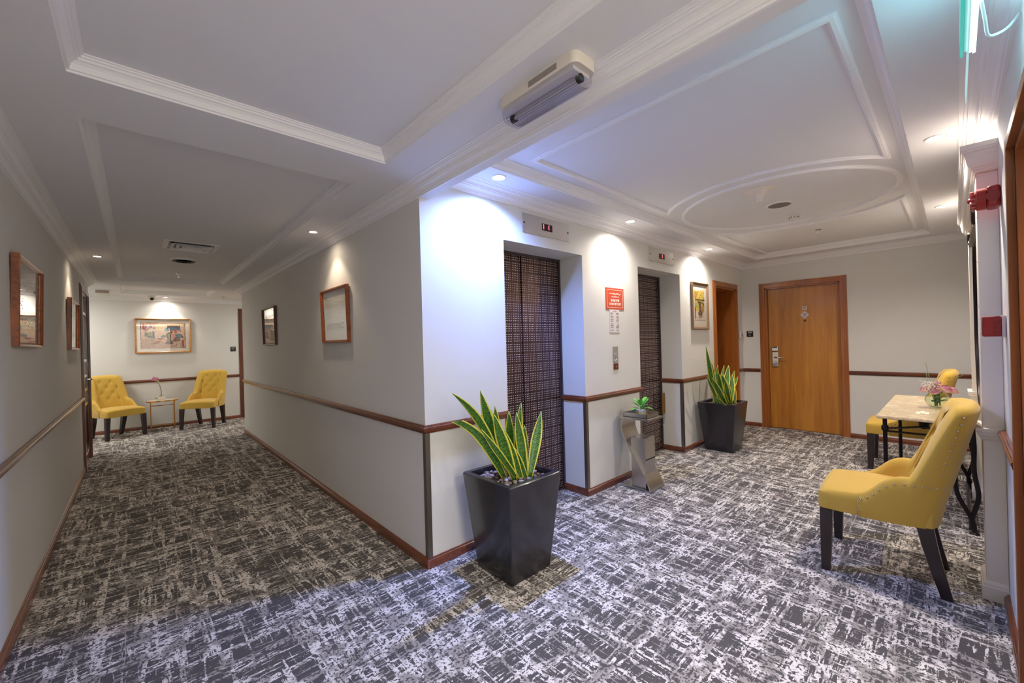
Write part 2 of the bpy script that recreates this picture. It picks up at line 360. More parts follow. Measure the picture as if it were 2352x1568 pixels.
# ------------------------------------------------------------------ the room's figures (metres)
XC, YC, XL, YF, XD, YR = 1.2274, 2.0982, -0.4444, 9.2255, 6.5057, -0.150
YE = 7.5433                   # where the corridor's side walls end
ZK, ZL = 2.215, 2.32          # corridor / lobby ceiling
ZC1, ZC2 = 2.151, 2.258       # undersides of the cornices
L1, L2 = (1.876, 2.750), (3.632, 4.529); ZO = 2.006; YJ = 2.36
R0, R1, B1 = 0.780, 0.827, 0.055
YB = -3.6                     # corridor behind the camera
T = 0.12

# ------------------------------------------------------------------ floor, ceilings
fl = MB(); fl.box(-3.4, 7.0, YB - 0.2, YF + 0.3, -0.08, 0.0); struct(fl, 'floor', CARPET)
def ceiling(name, x0, x1, y0, y1, z, holes, depth):
    mb = MB(); xs = sorted({x0, x1} | {h[0] for h in holes} | {h[1] for h in holes}); ys = sorted({y0, y1} | {h[2] for h in holes} | {h[3] for h in holes})
    for i in range(len(xs) - 1):
        for j in range(len(ys) - 1):
            cx, cy = (xs[i] + xs[i + 1]) / 2, (ys[j] + ys[j + 1]) / 2
            if not any(h[0] < cx < h[1] and h[2] < cy < h[3] for h in holes): mb.box(xs[i], xs[i + 1], ys[j], ys[j + 1], z, z + depth)
    mb.box(x0, x1, y0, y1, z + depth, z + depth + 0.05)
    return struct(mb, name, CEIL)
H1 = (-0.151, 0.945, -1.9, 1.935); H2 = (-0.151, 0.93, 2.295, 7.16); H3 = (-0.155, 0.935, 7.75, 8.76)
ceiling('ceiling', XL - 0.05, XC, YB, YE, ZK, [H1, H2], 0.055)
ceiling('ceiling', -3.4, 4.6, YE, YF + 0.1, ZK, [H3], 0.055)
H4 = (1.52, 6.20, 0.155, 1.815)
ceiling('ceiling', XC + 0.04, XD + 0.1, YR - 0.4, YC + 0.1, ZL, [H4], 0.055)
# ------------------------------------------------------------------ walls
def wall(name, boxes, m=PAINT): 
    mb = MB()
    for b in boxes: mb.box(*b)
    return struct(mb, name, m)
ZT = 2.45
wall('wall_left', [(XL - T, XL, YB, 6.50, 0, ZT), (XL - T, XL, 6.50, 7.32, 2.0, ZT), (XL - T, XL, 7.32, YE, 0, ZT), (-3.4, XL - T, YE - T, YE, 0, ZT)])
wall('wall_inner', [(XC, XC + T, 2.36, YE, 0, ZT), (XC + T, 4.6, YE - T, YE, 0, ZT)])
wall('wall_far', [(-3.4, 1.505, YF, YF + T, 0, ZT), (1.505, 2.385, YF, YF + T, 2.0, ZT), (2.385, 4.6, YF, YF + T, 0, ZT)])
LW = []
xs = [XC, L1[0], L1[1], L2[0], L2[1], 5.50, 6.25, XD]
for a, b, lo in ((XC, L1[0], 0), (L1[0], L1[1], ZO), (L1[1], L2[0], 0), (L2[0], L2[1], ZO), (L2[1], 5.51, 0), (5.51, 6.245, 1.955), (6.245, XD, 0)):
    LW.append((a, b, YC, 2.36 if b < 5 else 2.45, lo, ZT))
wall('wall_lift', LW)
wall('wall_door', [(XD, XD + T, 1.81, YC + .1, 0, ZT), (XD, XD + T, 0.965, 1.81, 1.96, ZT), (XD, XD + T, YR - .1, 0.965, 0, ZT)])
wall('wall_right', [(2.24, XD, YR - 0.3, YR, 0, ZT), (1.30, 2.24, YR - 0.3, YR, 1.925, ZT), (XC + 0.02, 1.30, YR - 0.3, YR, 0, ZT)])
wall('wall_near', [(XC, XC + 0.06, YB, YR, 0, ZT)])
wall('wall_back', [(XL - T, XC + 0.06, YB - T, YB, 0, ZT)])
wall('wall_side', [(-3.4 - T, -3.4, YE - T, YF + T, 0, ZT)]); wall('wall_end', [(4.6, 4.6 + T, YE - T, YF + T, 0, ZT)])
wall('trim_1', [(XC, XC + 0.052, YR - .3, YC + 0.02, ZC1, ZT)], CEIL)['label'] = 'plastered beam between corridor ceiling and lift lobby ceiling'
# ------------------------------------------------------------------ cornices
def cor_prof(z0, z1, w):
    h = z1 - z0
    pts = [(0, -0.02), (0, 0), (.10, 0.0), (.11, .12), (.17, .13), (.18, .24), (.23, .36), (.33, .46), (.42, .49), (.43, .58), (.50, .59), (.51, .66), (.56, .76), (.66, .84), (.76, .86), (.77, .92), (.86, .925), (.87, .965), (1.0, .97), (1.0, 1.05), (0, 1.05)]
    return [(d * w, z0 + q * h) for d, q in pts[1:]]
def cornice(name, path, z0, z1, w, side):
    mb = MB(); mould(mb, path, cor_prof(z0, z1, w), side=side); return struct(mb, name, MOULD)
cornice('trim_2', [(XL, YB), (XL, YE), (-3.4, YE)], ZC1, ZK, 0.095, -1)
cornice('trim_3', [(XC, YB), (XC, YE), (4.6, YE)], ZC1, ZK, 0.095, 1)
cornice('trim_4', [(-3.4, YF), (4.6, YF)], ZC1, ZK, 0.095, -1)
cornice('trim_5', [(XC + .05, YC), (XD, YC), (XD, YR), (XC + .05, YR)], ZC2, ZL, 0.12, -1)
def recess_trim(name, h, z, w=0.045, d=0.055, bot=0.006):
    mb = MB(); x0, x1, y0, y1 = h
    prof = [(-.004, z + .0005), (.001, z + .0005), (.002, z + .007), (.009, z + .008), (.010, z + .015), (.014, z + .026), (.023, z + .034), (.030, z + .036), (.031, z + .043), (.038, z + .044), (.039, z + .049), (w, z + .050), (w, z + d + .001), (-.004, z + d + .001)]
    mould(mb, [(x0, y0), (x1, y0), (x1, y1), (x0, y1)], prof, closed=True, side=1); return struct(mb, name, MOULD)
recess_trim('trim_6', H1, ZK); recess_trim('trim_7', H2, ZK); recess_trim('trim_8', H3, ZK); recess_trim('trim_9', H4, ZL)
# applied panel mouldings inside the lobby recess
ZP = 2.375; CXX, CYY = 3.92, 0.965
pm = [(-.017, ZP + .002), (-.017, ZP - .006), (-.010, ZP - .008), (-.008, ZP - .014), (.006, ZP - .016), (.009, ZP - .010), (.016, ZP - .008), (.017, ZP + .002)]
def arc(r, a0, a1, n): return [(CXX + r * math.cos(a0 + (a1 - a0) * i / n), CYY + r * math.sin(a0 + (a1 - a0) * i / n)) for i in range(n + 1)]
RA, RB = 0.865, 0.92; ha = math.asin(0.70 / RA); hb = math.asin(0.70 / RB)
mb = MB(); mould(mb, [(1.75, CYY - .70)] + arc(RA, PI + ha, PI - ha, 28) + [(1.75, CYY + .70)], pm, closed=True, side=1); struct(mb, 'trim_10', MOULD, 30)
mb = MB(); mould(mb, [(6.12, CYY + .70)] + arc(RB, hb, -hb, 28) + [(6.12, CYY - .70)], pm, closed=True, side=1); struct(mb, 'trim_11', MOULD, 30)
mb = MB(); mould(mb, [(CXX + .725 * math.cos(2 * PI * i / 72), CYY + .725 * math.sin(2 * PI * i / 72)) for i in range(72)], pm, closed=True, side=1); struct(mb, 'trim_12', MOULD, 30)
# ------------------------------------------------------------------ chair rails and baseboards
RP = [(0, R0), (.010, R0), (.012, R0 + .008), (.020, R0 + .011), (.021, R0 + .020), (.024, R0 + .024), (.024, R0 + .034), (.019, R0 + .037), (.018, R0 + .042), (.011, R0 + .043), (.010, R1), (0, R1)]
BP = [(0, 0), (.018, 0), (.018, .036), (.015, .040), (.014, .045), (.009, .048), (.008, .053), (0, B1)]
BPL = [(0, 0), (.018, 0), (.018, .058), (.014, .064), (.013, .072), (.008, .078), (0, .084)]
def run(kind, name, path, side, m, prof=None):
    mb = MB(); mould(mb, path, prof or (RP if kind == 'r' else BP), side=side); return struct(mb, name, m, 25)
paths = [
 ('left', [(XL, YB), (XL, 6.44)], -1, RAILY), ('inner', [(XC, YE), (XC, YC), (L1[0], YC)], -1, RAILY),
 ('lift', [(L1[1], YJ - .02), (L1[1], YC), (L2[0], YC)], -1, RAILX), ('lift', [(L2[1], YJ - .02), (L2[1], YC), (5.44, YC)], -1, RAILX),
 ('door', [(6.315, YC), (XD, YC), (XD, 1.878)], -1, RAILX), ('door', [(XD, 0.90), (XD, YR), (4.92, YR)], -1, RAILY),
 ('right', [(2.98, YR), (2.31, YR)], -1, RAILX), ('far', [(-3.4, YF), (1.437, YF)], -1, RAILX)]
k = 13
for nm, p, sd, m in paths:
    run('r', 'trim_%d' % k, p, sd, m)['label'] = 'mahogany chair rail'; k += 1
    run('b', 'baseboard_' + nm, p, sd, m)
# ------------------------------------------------------------------ metal guards on the lower wall corners
def guard(x, y, sx, label):
    mb = MB(); w_, t_ = .028, .0025
    a = (x - t_, x + w_) if sx > 0 else (x - w_, x + t_)
    mb.box(a[0], a[1], y - t_, y, B1, R0)
    b = (x - t_, x) if sx > 0 else (x, x + t_)
    mb.box(b[0], b[1], y, y + w_, B1, R0)
    tag(mb.build('corner_guard', STEELD), label, 'corner guard', 'metal corner guards')
guard(XC, YC, 1, 'brushed metal corner guard on the projecting corner beside the nearer planter')
guard(L1[1], YC, 1, 'brushed metal corner guard at the right edge of the first lift opening')
guard(L2[0], YC, -1, 'brushed metal corner guard behind the steel ashtray stand')
guard(L2[1], YC, 1, 'brushed metal corner guard at the right edge of the second lift opening')
guard(L1[0], YC, -1, 'brushed metal corner guard at the left edge of the first lift, behind the snake plant')
# ------------------------------------------------------------------ lifts
def lift(n, x0, x1, nm, seam):
    root = bpy.data.objects.new('door_%d' % n, None); COL.objects.link(root); root['kind'] = 'structure'; root['label'] = nm; root.location = (x0, YJ, 0)
    w_ = x1 - x0
    for a, b in ((-.02, seam - .002), (seam + .002, w_ + .02)):
        m_ = MB(); m_.box(a, b, 0.012 if a < 0 else 0.0, .045, 0.012, ZO + .02); m_.build('lift_door_panel', DOTS, root, bevel=.002)
    m_ = MB(); m_.box(-.02, w_ + .02, -.022, .0, ZO - .018, ZO); m_.box(w_ - .018, w_, -.022, 0, 0.0, ZO - .018); m_.box(0, .018, -.022, 0, 0.0, ZO - .018)
    m_.build('lift_door_surround', mat('surround_dark', (96, 88, 92), .35, .8), root)
    m_ = MB(); m_.box(-.02, w_ + .02, -.03, .05, 0.0, .012); m_.build('sill', STEEL, root)
    return root
l1 = lift(1, L1[0], L1[1], 'first lift with dotted bronze doors, behind the nearer planter', 0.42)
l2 = lift(2, L2[0], L2[1], 'second lift with dotted bronze doors, behind the steel ashtray stand', 0.40)
m_ = MB(); m_.box(.81, .875, -.06, -.052, .42, .66); m_.build('jamb_plate', mat('brass_plate', (150, 112, 52), .4, .8), l2)
# ------------------------------------------------------------------ timber doors
def casing(mb, w, h, cw=.068, t=.018):
    for q, (a, b) in enumerate(((0, cw), (.010, cw - .012), (.022, cw - .024))):
        y0, y1 = -t - .004 * q, -t * q / 3.0 if q else 0
        mb.box(-a if a else 0, 0, 0, 0, 0, 0) if False else None
    def strip(x0, x1, z0, z1, ya, yb): mb.box(x0, x1, ya, yb, z0, z1)
    for o0, o1, d in ((.0025, cw, t * .6), (.0012, cw - .014, t * .85), (.0, cw - .034, t * 1.15)):
        strip(-o1, -o0, 0, h + o1, -d, 0); strip(w + o0, w + o1, 0, h + o1, -d, 0); strip(-o0, w + o0, h + o0, h + o1, -d, 0)
def timber_door(n, w, h, loc, rz, depth, label, leaf_mat=DOORW, leaf=True, back=True, fm=FRAMEW):
    root = bpy.data.objects.new('door_%d' % n, None); COL.objects.link(root); root['kind'] = 'structure'; root['label'] = label
    root.location = loc; root.rotation_euler = (0, 0, rz)
    m_ = MB(); casing(m_, w, h); m_.box(-.012, 0.02, 0, depth, 0, h); m_.box(w - .02, w + .012, 0, depth, 0, h); m_.box(-.012, w + .012, 0, depth, h - .02, h + .012)
    m_.build('door_frame', fm, root, bevel=.0015)
    if leaf:
        m_ = MB(); m_.box(.022, w - .022, depth - .045, depth - .003, .006, h - .022); m_.build('door_leaf', leaf_mat, root, bevel=.002)
    return root
# room door in the end wall: local x runs towards -y in the world, local -y faces the room (-x)
d509 = timber_door(3, 0.834, 1.952, (XD, 1.8045, 0), -PI / 2, .105, 'teak veneered room door with mahogany frame in the end wall')
dy = .06
m_ = MB(); m_.prism([(.06 + .0, .855), (.135, .855), (.135, 1.06), (.06, 1.06)], dy - .022, dy); m_.box(.060, .135, dy - .030, dy, 1.07, 1.135); m_.build('lock_plate', CHROME, d509, bevel=.006, seg=3, label='chrome card lock')
m_ = MB(); m_.box(.066, .128, dy - .034, dy - .028, 1.118, 1.130); m_.build('card_slot', BLACKP, d509)
m_ = MB(); m_.tube([(.10, dy - .02, .985), (.10, dy - .06, .985), (.115, dy - .068, .984), (.15, dy - .068, .982), (.20, dy - .066, .980), (.215, dy - .064, .978)], .011, 10, taper=(1, .8)); m_.build('door_handle', CHROME, d509, 40)
m_ = MB(); m_.box(.425, .475, dy - .002, dy, 1.622, 1.668); m_.build('no_smoking_sticker', mat('sticker_white', (226, 222, 216), .5), d509)
GREYI = mat('grey_ink', (96, 92, 96), .6)
m_ = MB(); 
ring = [(.45 + .016 * math.cos(2 * PI * i / 20), 1.645 + .016 * math.sin(2 * PI * i / 20)) for i in range(20)]
for i in range(20):
    a = ring[i]; b = ring[(i + 1) % 20]; c = (.45 + (b[0] - .45) * .78, 1.645 + (b[1] - 1.645) * .78); d = (.45 + (a[0] - .45) * .78, 1.645 + (a[1] - 1.645) * .78)
    m_.prism([a, b, c, d], dy - .003, dy - .002)
m_.prism([(.438, 1.655), (.441, 1.658), (.462, 1.635), (.459, 1.632)], dy - .003, dy - .002); m_.box(.440, .456, dy - .003, dy - .002, 1.642, 1.647); m_.build('no_smoking_symbol', GREYI, d509)
m_ = MB(); m_.prism([(.45, 1.612), (.502, 1.555), (.45, 1.497), (.398, 1.555)], dy - .003, dy); m_.build('diamond_sign', mat('sign_rose', (206, 170, 172), .5), d509)
m_ = MB(); m_.prism([(.45, 1.603), (.494, 1.555), (.45, 1.506), (.406, 1.555)], dy - .004, dy - .003); m_.build('diamond_face', mat('sign_face', (222, 220, 222), .5), d509)
m_ = MB()
for (px, pz) in ((.437, 1.571), (.447, 1.566), (.463, 1.572), (.432, 1.553), (.448, 1.551), (.462, 1.553), (.440, 1.536), (.456, 1.537)): m_.prism([(px - .005, pz - .005), (px + .005, pz - .006), (px + .006, pz + .005), (px - .003, pz + .006)], dy - .005, dy - .004)
m_.build('diamond_marks', GREYI, d509)
m_ = MB(); m_.lathe([(0, 0), (.010, 0), (.010, -.003), (.013, -.003), (.013, .001), (0, .001)], .45, dy - .003, 1.478, 16, axis='y'); m_.build('peephole', mat('brass_dark', (104, 66, 34), .3, .8), d509, 40)
# side door in the lift wall: deep timber lined recess
ds = timber_door(4, 0.735, 1.953, (5.51, YC, 0), 0, .352, 'narrow teak door set deep in the lift wall behind the far planter', wood('teak_red', (150, 78, 26), (178, 100, 40), 2, 30, .38, .25))
m_ = MB(); m_.box(.60, .665, .300, .307, .74, 1.14); m_.build('push_plate', mat('plate_grey', (150, 140, 132), .4, .7), ds)
# door at the left wall, seen edge on
dl = timber_door(5, 0.82, 2.0, (XL, 6.50, 0), PI / 2, .06, 'dark glossy door in the left corridor wall, seen edge on', mat('door_gloss_pale', (168, 150, 134), .12, coat=.6), fm=wood('mahogany_z', (80, 36, 22), (130, 70, 42), 2, 50, .3, .5))
DGL = mat('door_gloss_dark', (46, 24, 18), .15, coat=.6)
m_ = MB()
for z0, z1 in ((.12, .72), (.86, 1.05), (1.20, 1.78)): m_.box(.16, .20, -.002, .012, z0, z1); m_.box(.62, .66, -.002, .012, z0, z1); m_.box(.20, .62, -.002, .012, z0, z0 + .03); m_.box(.20, .62, -.002, .012, z1 - .03, z1)
m_.build('door_moulding', DGL, dl)
m_ = MB(); m_.tube([(.74, .015, .98), (.74, -.035, .98), (.66, -.035, .98)], .009, 8); m_.build('door_handle', CHROME, dl, 40)
# door in the far wall, only its left jamb shows
dfz = timber_door(6, 0.88, 2.0, (1.505, YF, 0), 0, .09, 'mahogany framed door past the corner of the corridor', fm=MATS['mahogany_z'])
# door in the right wall next to the camera: opening X 1.30..2.24 (local x runs towards -X)
dn = timber_door(7, 0.94, 1.925, (2.24, YR, 0), PI, .30, 'big mahogany door jamb in the right foreground', JAMBW, leaf=False, fm=JAMBW)

# ------------------------------------------------------------------ right wall niche: pilasters, ledge and entablature
def pilaster(x0, x1, label):
    t = thing('pilaster', label, 'pilaster', (x0, YR + .001, 0))
    w_ = x1 - x0; P0 = .068
    m_ = MB(); m_.box(0, w_, 0, P0, .09, .765); m_.box(0, w_, 0, P0, .825, 2.048); m_.build('shaft', PLASTERW, t)
    m_ = MB(); mould(m_, [(w_, 0), (w_, P0), (0, P0), (0, 0)], [(0, 0), (.016, 0), (.016, .062), (.011, .068), (.010, .076), (.005, .082), (0, .09)], side=-1); m_.build('plinth', PLASTERW, t, 25)
    m_ = MB(); mould(m_, [(w_, 0), (w_, P0), (0, P0), (0, 0)], [(0, .765), (.004, .766), (.010, .776), (.012, .786), (.018, .790), (.020, .806), (.024, .808), (.024, .824), (0, .826)], side=-1); m_.box(0, w_, 0, P0, .765, .826); m_.build('dado_cap', PLASTERW, t, 25)
    m_ = MB()
    for z in (.98, 1.20, 1.42, 1.64, 1.86):
        m_.prism([(0, z - .02), (0, z - .018), (w_, z + .012), (w_, z + .010)], P0, P0 + .0006)
    m_.build('crack', mat('crack_grey', (120, 112, 108), .8), t, kind='stuff')
    return t
pilaster(3.00, 3.20, 'white pilaster nearest the camera, beside the red call point')
pilaster(4.70, 4.90, 'white pilaster beyond the mirror, next to the far yellow chair')
ent = thing('entablature', 'white moulded entablature over the two pilasters, below the ceiling', 'cornice', (2.98, YR, 2.05))
m_ = MB(); mould(m_, [(1.94, 0), (1.94, .07), (0, .07), (0, 0)], [(0, 0), (.006, 0), (.007, .008), (.013, .010), (.014, .020), (.020, .024), (.027, .036), (.031, .056), (.033, .074), (.036, .078), (.037, .090), (.044, .094), (.045, .104), (.050, .106), (.050, .128), (0, .128)], side=-1); m_.build('crown_moulding', PLASTERW, ent, 25)
m_ = MB(); m_.box(0, 1.94, 0, .07, 0, .127); m_.build('frieze', PLASTERW, ent)
# mirror between the pilasters
mir = thing('wall_mirror', 'tall mirror with dark iron frame hanging between the white pilasters', 'mirror', (3.95, YR, 0))
outl = [(-.42, 1.90), (-.50, 1.80)]
for i in range(0, 25):
    a = PI + PI * i / 24; outl.append((.52 * math.cos(a), 1.34 + .53 * math.sin(a)))
outl += [(.50, 1.80), (.42, 1.90)]
m_ = MB(); m_.prism([(x * .96, 1.34 + (z - 1.34) * .96) for x, z in outl], .0, .042, 'xz'); m_.build('backing', mat('backing_dark', (188, 182, 172), .5), mir)
m_ = MB(); m_.prism(outl, .042, .048, 'xz'); m_.build('mirror_glass', mat('mirror_silver', (225, 228, 228), .02, 1.0), mir)
IRON = mat('wrought_iron', (34, 28, 30), .35, .6, bump=.2, bscale=90)
m_ = MB(); m_.tube([(x, .050, z) for x, z in outl] + [(outl[0][0], .050, outl[0][1])], .0075, 8); m_.build('mirror_frame', IRON, mir, 50)
m_ = MB(); m_.box(-.44, .44, .050, .074, 1.885, 1.915); m_.build('top_bar', mat('bronze_bar', (120, 112, 96), .4, .6), mir)
SC = MB(); SC.tube([(.42, .065, 1.90), (.47, .068, 1.92), (.50, .068, 1.95), (.47, .068, 1.985), (.43, .066, 1.97), (.44, .066, 1.94)], .012, 8); SC.build('scroll', IRON, mir, 50); m_ = MB(); m_.tube([(-.42, .065, 1.90), (-.47, .068, 1.92), (-.50, .068, 1.95), (-.47, .068, 1.985), (-.43, .066, 1.97), (-.44, .066, 1.94)], .012, 8); m_.build('scroll', IRON, mir, 50)
# ------------------------------------------------------------------ ceiling fittings
for i, (x, y, z, c, b, wd, lab) in enumerate(DL):
    t = thing('downlight', lab, 'downlight', (x, y, z), 0, 'recessed ceiling downlights')
    r = 0.046 if i < 5 else 0.036
    m_ = MB(); m_.lathe([(r, 0), (r, -.004), (r * .93, -.006), (r * .78, -.004), (r * .76, 0.0)], 0, 0, 0, 28); m_.build('trim_ring', WHITEP, t, 40)
    m_ = MB(); m_.lathe([(0, -.0015), (r * .76, -.0015), (r * .76, 0), (0, 0)], 0, 0, 0, 24); m_.build('lamp', EMIT_C if i == 0 else EMIT_W, t)
GRILLG = mat('speaker_grille', (122, 118, 116), .6, bump=.6, bscale=500)
t = thing('ceiling_speaker', 'round grey ceiling speaker with white rim at the centre of the circular moulding', 'speaker', (3.93, .965, 2.375))
m_ = MB(); m_.lathe([(.095, 0), (.095, -.006), (.088, -.012), (.080, -.010), (.078, 0)], n=36); m_.build('rim', WHITEP, t, 40)
m_ = MB(); m_.lathe([(0, -.009), (.078, -.009), (.079, 0), (0, 0)], n=32); m_.build('grille', GRILLG, t)
t = thing('ceiling_antenna', 'cream funnel-shaped ceiling fitting with a wide flange, nearest of the fittings in the circular moulding', 'antenna', (3.42, .965, 2.375))
m_ = MB(); m_.lathe([(.095, 0), (.096, -.004), (.085, -.008), (.060, -.018), (.040, -.032), (.028, -.050), (.024, -.068), (.0235, -.071)], n=32); m_.build('flange', CREAMP, t, 50)
m_ = MB(); m_.lathe([(.021, -.071), (.021, -.088), (.017, -.095), (0, -.096)], n=24); m_.build('tip', CREAMP, t, 40)
def smoke(x, y, z, lab, s=1.0):
    t = thing('smoke_detector', lab, 'smoke detector', (x, y, z))
    m_ = MB(); m_.lathe([(.050 * s, 0), (.050 * s, -.010 * s), (.044 * s, -.014 * s), (.042 * s, -.014 * s)], n=24); m_.build('base', WHITEP, t, 40)
    m_ = MB(); m_.lathe([(.040 * s, -.014 * s), (.042 * s, -.024 * s), (.036 * s, -.028 * s), (.034 * s, -.042 * s), (.026 * s, -.046 * s), (0, -.047 * s)], n=24); m_.build('sensor_head', WHITEP, t, 40)
    m_ = MB()
    for k in range(10):
        a = 2 * PI * k / 10; m_.box(-.003 * s, .003 * s, .035 * s, .0385 * s, -.042 * s, -.030 * s)
        n_ = 8; R_ = Matrix.Rotation(a, 3, 'Z'); m_.v[-n_:] = [tuple(R_ @ Vector(p)) for p in m_.v[-n_:]]
    m_.build('vent_slots', mat('slot_grey', (120, 116, 114), .6), t, kind='stuff')
smoke(4.335, .955, 2.375, 'white smoke detector inside the circular ceiling moulding, beyond the speaker')
smoke(1.137, 8.50, 2.215, 'small white smoke detector on the corridor ceiling near the far door jamb', .8)
def sprinkler(x, y, z, lab):
    t = thing('sprinkler', lab, 'sprinkler', (x, y, z))
    m_ = MB(); m_.lathe([(.030, 0), (.030, -.003), (.012, -.008), (0, -.008)], n=20); m_.build('escutcheon', CHROME, t, 40)
    m_ = MB(); m_.tube([(0, 0, -.006), (0, 0, -.018)], .008, 10); m_.tube([(-.010, 0, -.018), (-.012, 0, -.030), (-.004, 0, -.042)], .0025, 6); m_.tube([(.010, 0, -.018), (.012, 0, -.030), (.004, 0, -.042)], .0025, 6); m_.box(-.011, .011, -.004, .004, -.020, -.016); m_.build('frame', CHROME, t, 40, kind='stuff')
    m_ = MB(); m_.lathe([(0, -.041), (.015, -.041), (.015, -.043), (0, -.043)], n=14); m_.build('deflector', CHROME, t)
sprinkler(5.215, .939, 2.375, 'chrome sprinkler head on the lobby ceiling before the end wall')
sprinkler(.409, 6.60, 2.27, 'sprinkler head on the corridor ceiling beyond the round diffuser')
# air diffusers in the corridor recess
t = thing('air_vent', 'square white air diffuser with nested louvres in the corridor ceiling', 'air vent', (.395, 4.83, 2.27))
m_ = MB()
def frame_sq(mb, a, b, z0, z1):
    for s_ in (0, 1, 2, 3):
        R_ = Matrix.Rotation(s_ * PI / 2, 3, 'Z'); vs = [(-b, -b, z1), (b, -b, z1), (a, -a, z0), (-a, -a, z0), (-b, -b, z1 + .003), (b, -b, z1 + .003), (a, -a, z0 + .003), (-a, -a, z0 + .003)]
        mb.add([tuple(R_ @ Vector(p)) for p in vs], [(0, 1, 2, 3), (7, 6, 5, 4), (0, 4, 5, 1), (2, 6, 7, 3), (1, 5, 6, 2), (3, 7, 4, 0)])
frame_sq(m_, .165, .20, -.004, -.002); m_.build('outer_flange', MOULD, t)
m_ = MB(); m_.box(-.165, .165, -.165, .165, -.002, 0); m_.build('dark_plenum', BLACKP, t)
for q, (a, b) in enumerate(((.118, .150), (.078, .110), (.040, .070))):
    m_ = MB(); frame_sq(m_, a, b, -.004, -.022); m_.build('louvre', MOULD, t)
m_ = MB(); m_.box(-.034, .034, -.034, .034, -.018, -.014); m_.build('centre_plate', MOULD, t)
t = thing('round_diffuser', 'round black ceiling diffuser with white rim in the corridor, beyond the square vent', 'air vent', (.395, 5.57, 2.27))
m_ = MB(); m_.lathe([(.125, 0), (.125, -.008), (.110, -.018), (.100, -.014), (.098, 0)], n=36); m_.build('rim', MOULD, t, 40)
for r in (.092, .068, .044, .022):
    m_ = MB(); m_.lathe([(r, -.012), (r + .002, -.020), (r - .012, -.008), (r - .014, -.006)], n=30); m_.build('ring', BLACKP, t, 40)
m_ = MB(); m_.lathe([(0, -.004), (.098, -.004), (.098, 0), (0, 0)], n=30); m_.build('dark_plenum', BLACKP, t)
# dome camera, far emergency box
t = thing('dome_camera', 'small white dome security camera on the far corridor ceiling above the still life', 'security camera', (.205, 8.95, 2.215))
m_ = MB(); m_.lathe([(.055, 0), (.055, -.010), (.045, -.020)], n=24); m_.build('mount', WHITEP, t, 40)
m_ = MB(); m_.sphere(0, 0, -.038, .044, n=20, m=12); m_.build('ball', WHITEP, t, 60)
m_ = MB(); m_.lathe([(0, 0), (.020, 0), (.024, .006), (.026, .014), (0, .014)], 0, -.046, -.052, 18, axis='y'); m_.build('lens', BLACKP, t, 40)
t = thing('emergency_lamp', 'small white box lamp on the far left corridor ceiling', 'emergency light', (-.35, 8.47, 2.215))
m_ = MB(); m_.box(-.07, .07, -.035, .035, -.040, 0); m_.build('base', mat('beige_box', (176, 160, 146), .6), t, bevel=.004)
m_ = MB(); m_.prism([(-.085, -.040), (-.07, -.085), (.07, -.085), (.085, -.040)], -.05, .05); m_.build('cover', WHITEP, t, bevel=.006)
# emergency batten with ribbed clear cover on the near corridor ceiling
t = thing('emergency_batten', 'long cream emergency light with ribbed clear cover on the ceiling beside the beam', 'emergency light', (1.085, .975, 2.215))
def rrect(w, h, r, n=6):
    o = []
    for cx, cy, a0 in ((w - r, h - r, 0), (-w + r, h - r, PI / 2), (-w + r, -h + r, PI), (w - r, -h + r, 1.5 * PI)):
        for i in range(n + 1): a = a0 + PI / 2 * i / n; o.append((cx + r * math.cos(a), cy + r * math.sin(a)))
    return o
m_ = MB(); m_.grid([[(x, y, z) for x, y in rrect(.058 * s_, .188 * (1 - (1 - s_) * .3), .026)] for z, s_ in ((0, 1), (-.030, 1.0), (-.036, .97), (-.036, .86))], closed_u=True, cap=True); m_.build('base', CREAMP, t, 35)
m_ = MB(); rows = []
for z, s_ in ((-.036, 1.0), (-.052, .985), (-.066, .95), (-.076, .86), (-.082, .70)):
    pr = rrect(.053 * s_, .181 - .02 * (1 - s_), .022 * s_ + .002)
    rows.append([(x, y, z) for x, y in pr])
m_.grid(rows, closed_u=True, cap=False); m_.f.append(tuple(range(len(m_.v) - len(rows[0]), len(m_.v))))
m_.build('diffuser', glassy('clear_plastic', (.93, .93, .96), 1.0), t, 30)
m_ = MB()
for i in range(9):
    x = -.040 + .010 * i; zz = -.0835 + (abs(x) / .04) ** 2.5 * .010; m_.tube([(x, -.158, zz), (x, .158, zz)], .0022, 6)
m_.build('ribs', glassy('rib_plastic', (.80, .80, .88), 1.2), t, 50, kind='stuff')
m_ = MB(); m_.box(-.042, .042, -.165, .165, -.048, -.036); m_.build('reflector', mat('reflector', (214, 212, 220), .4), t)
m_ = MB(); m_.tube([(.0, -.150, -.060), (0, .150, -.060)], .008, 10); m_.build('fluorescent_tube', mat('tube_off', (206, 206, 214), .3), t, 50)
for yy in (-.158, .158):
    m_ = MB(); m_.lathe([(.014, -.008), (.014, .008)], 0, yy, -.060, 14, axis='y'); m_.build('tube_holder', BLACKP, t, 40)
m_ = MB(); m_.box(-.0592, -.058, -.11, .02, -.028, -.008); m_.build('rating_label', mat('label_grey', (150, 142, 136), .6), t)
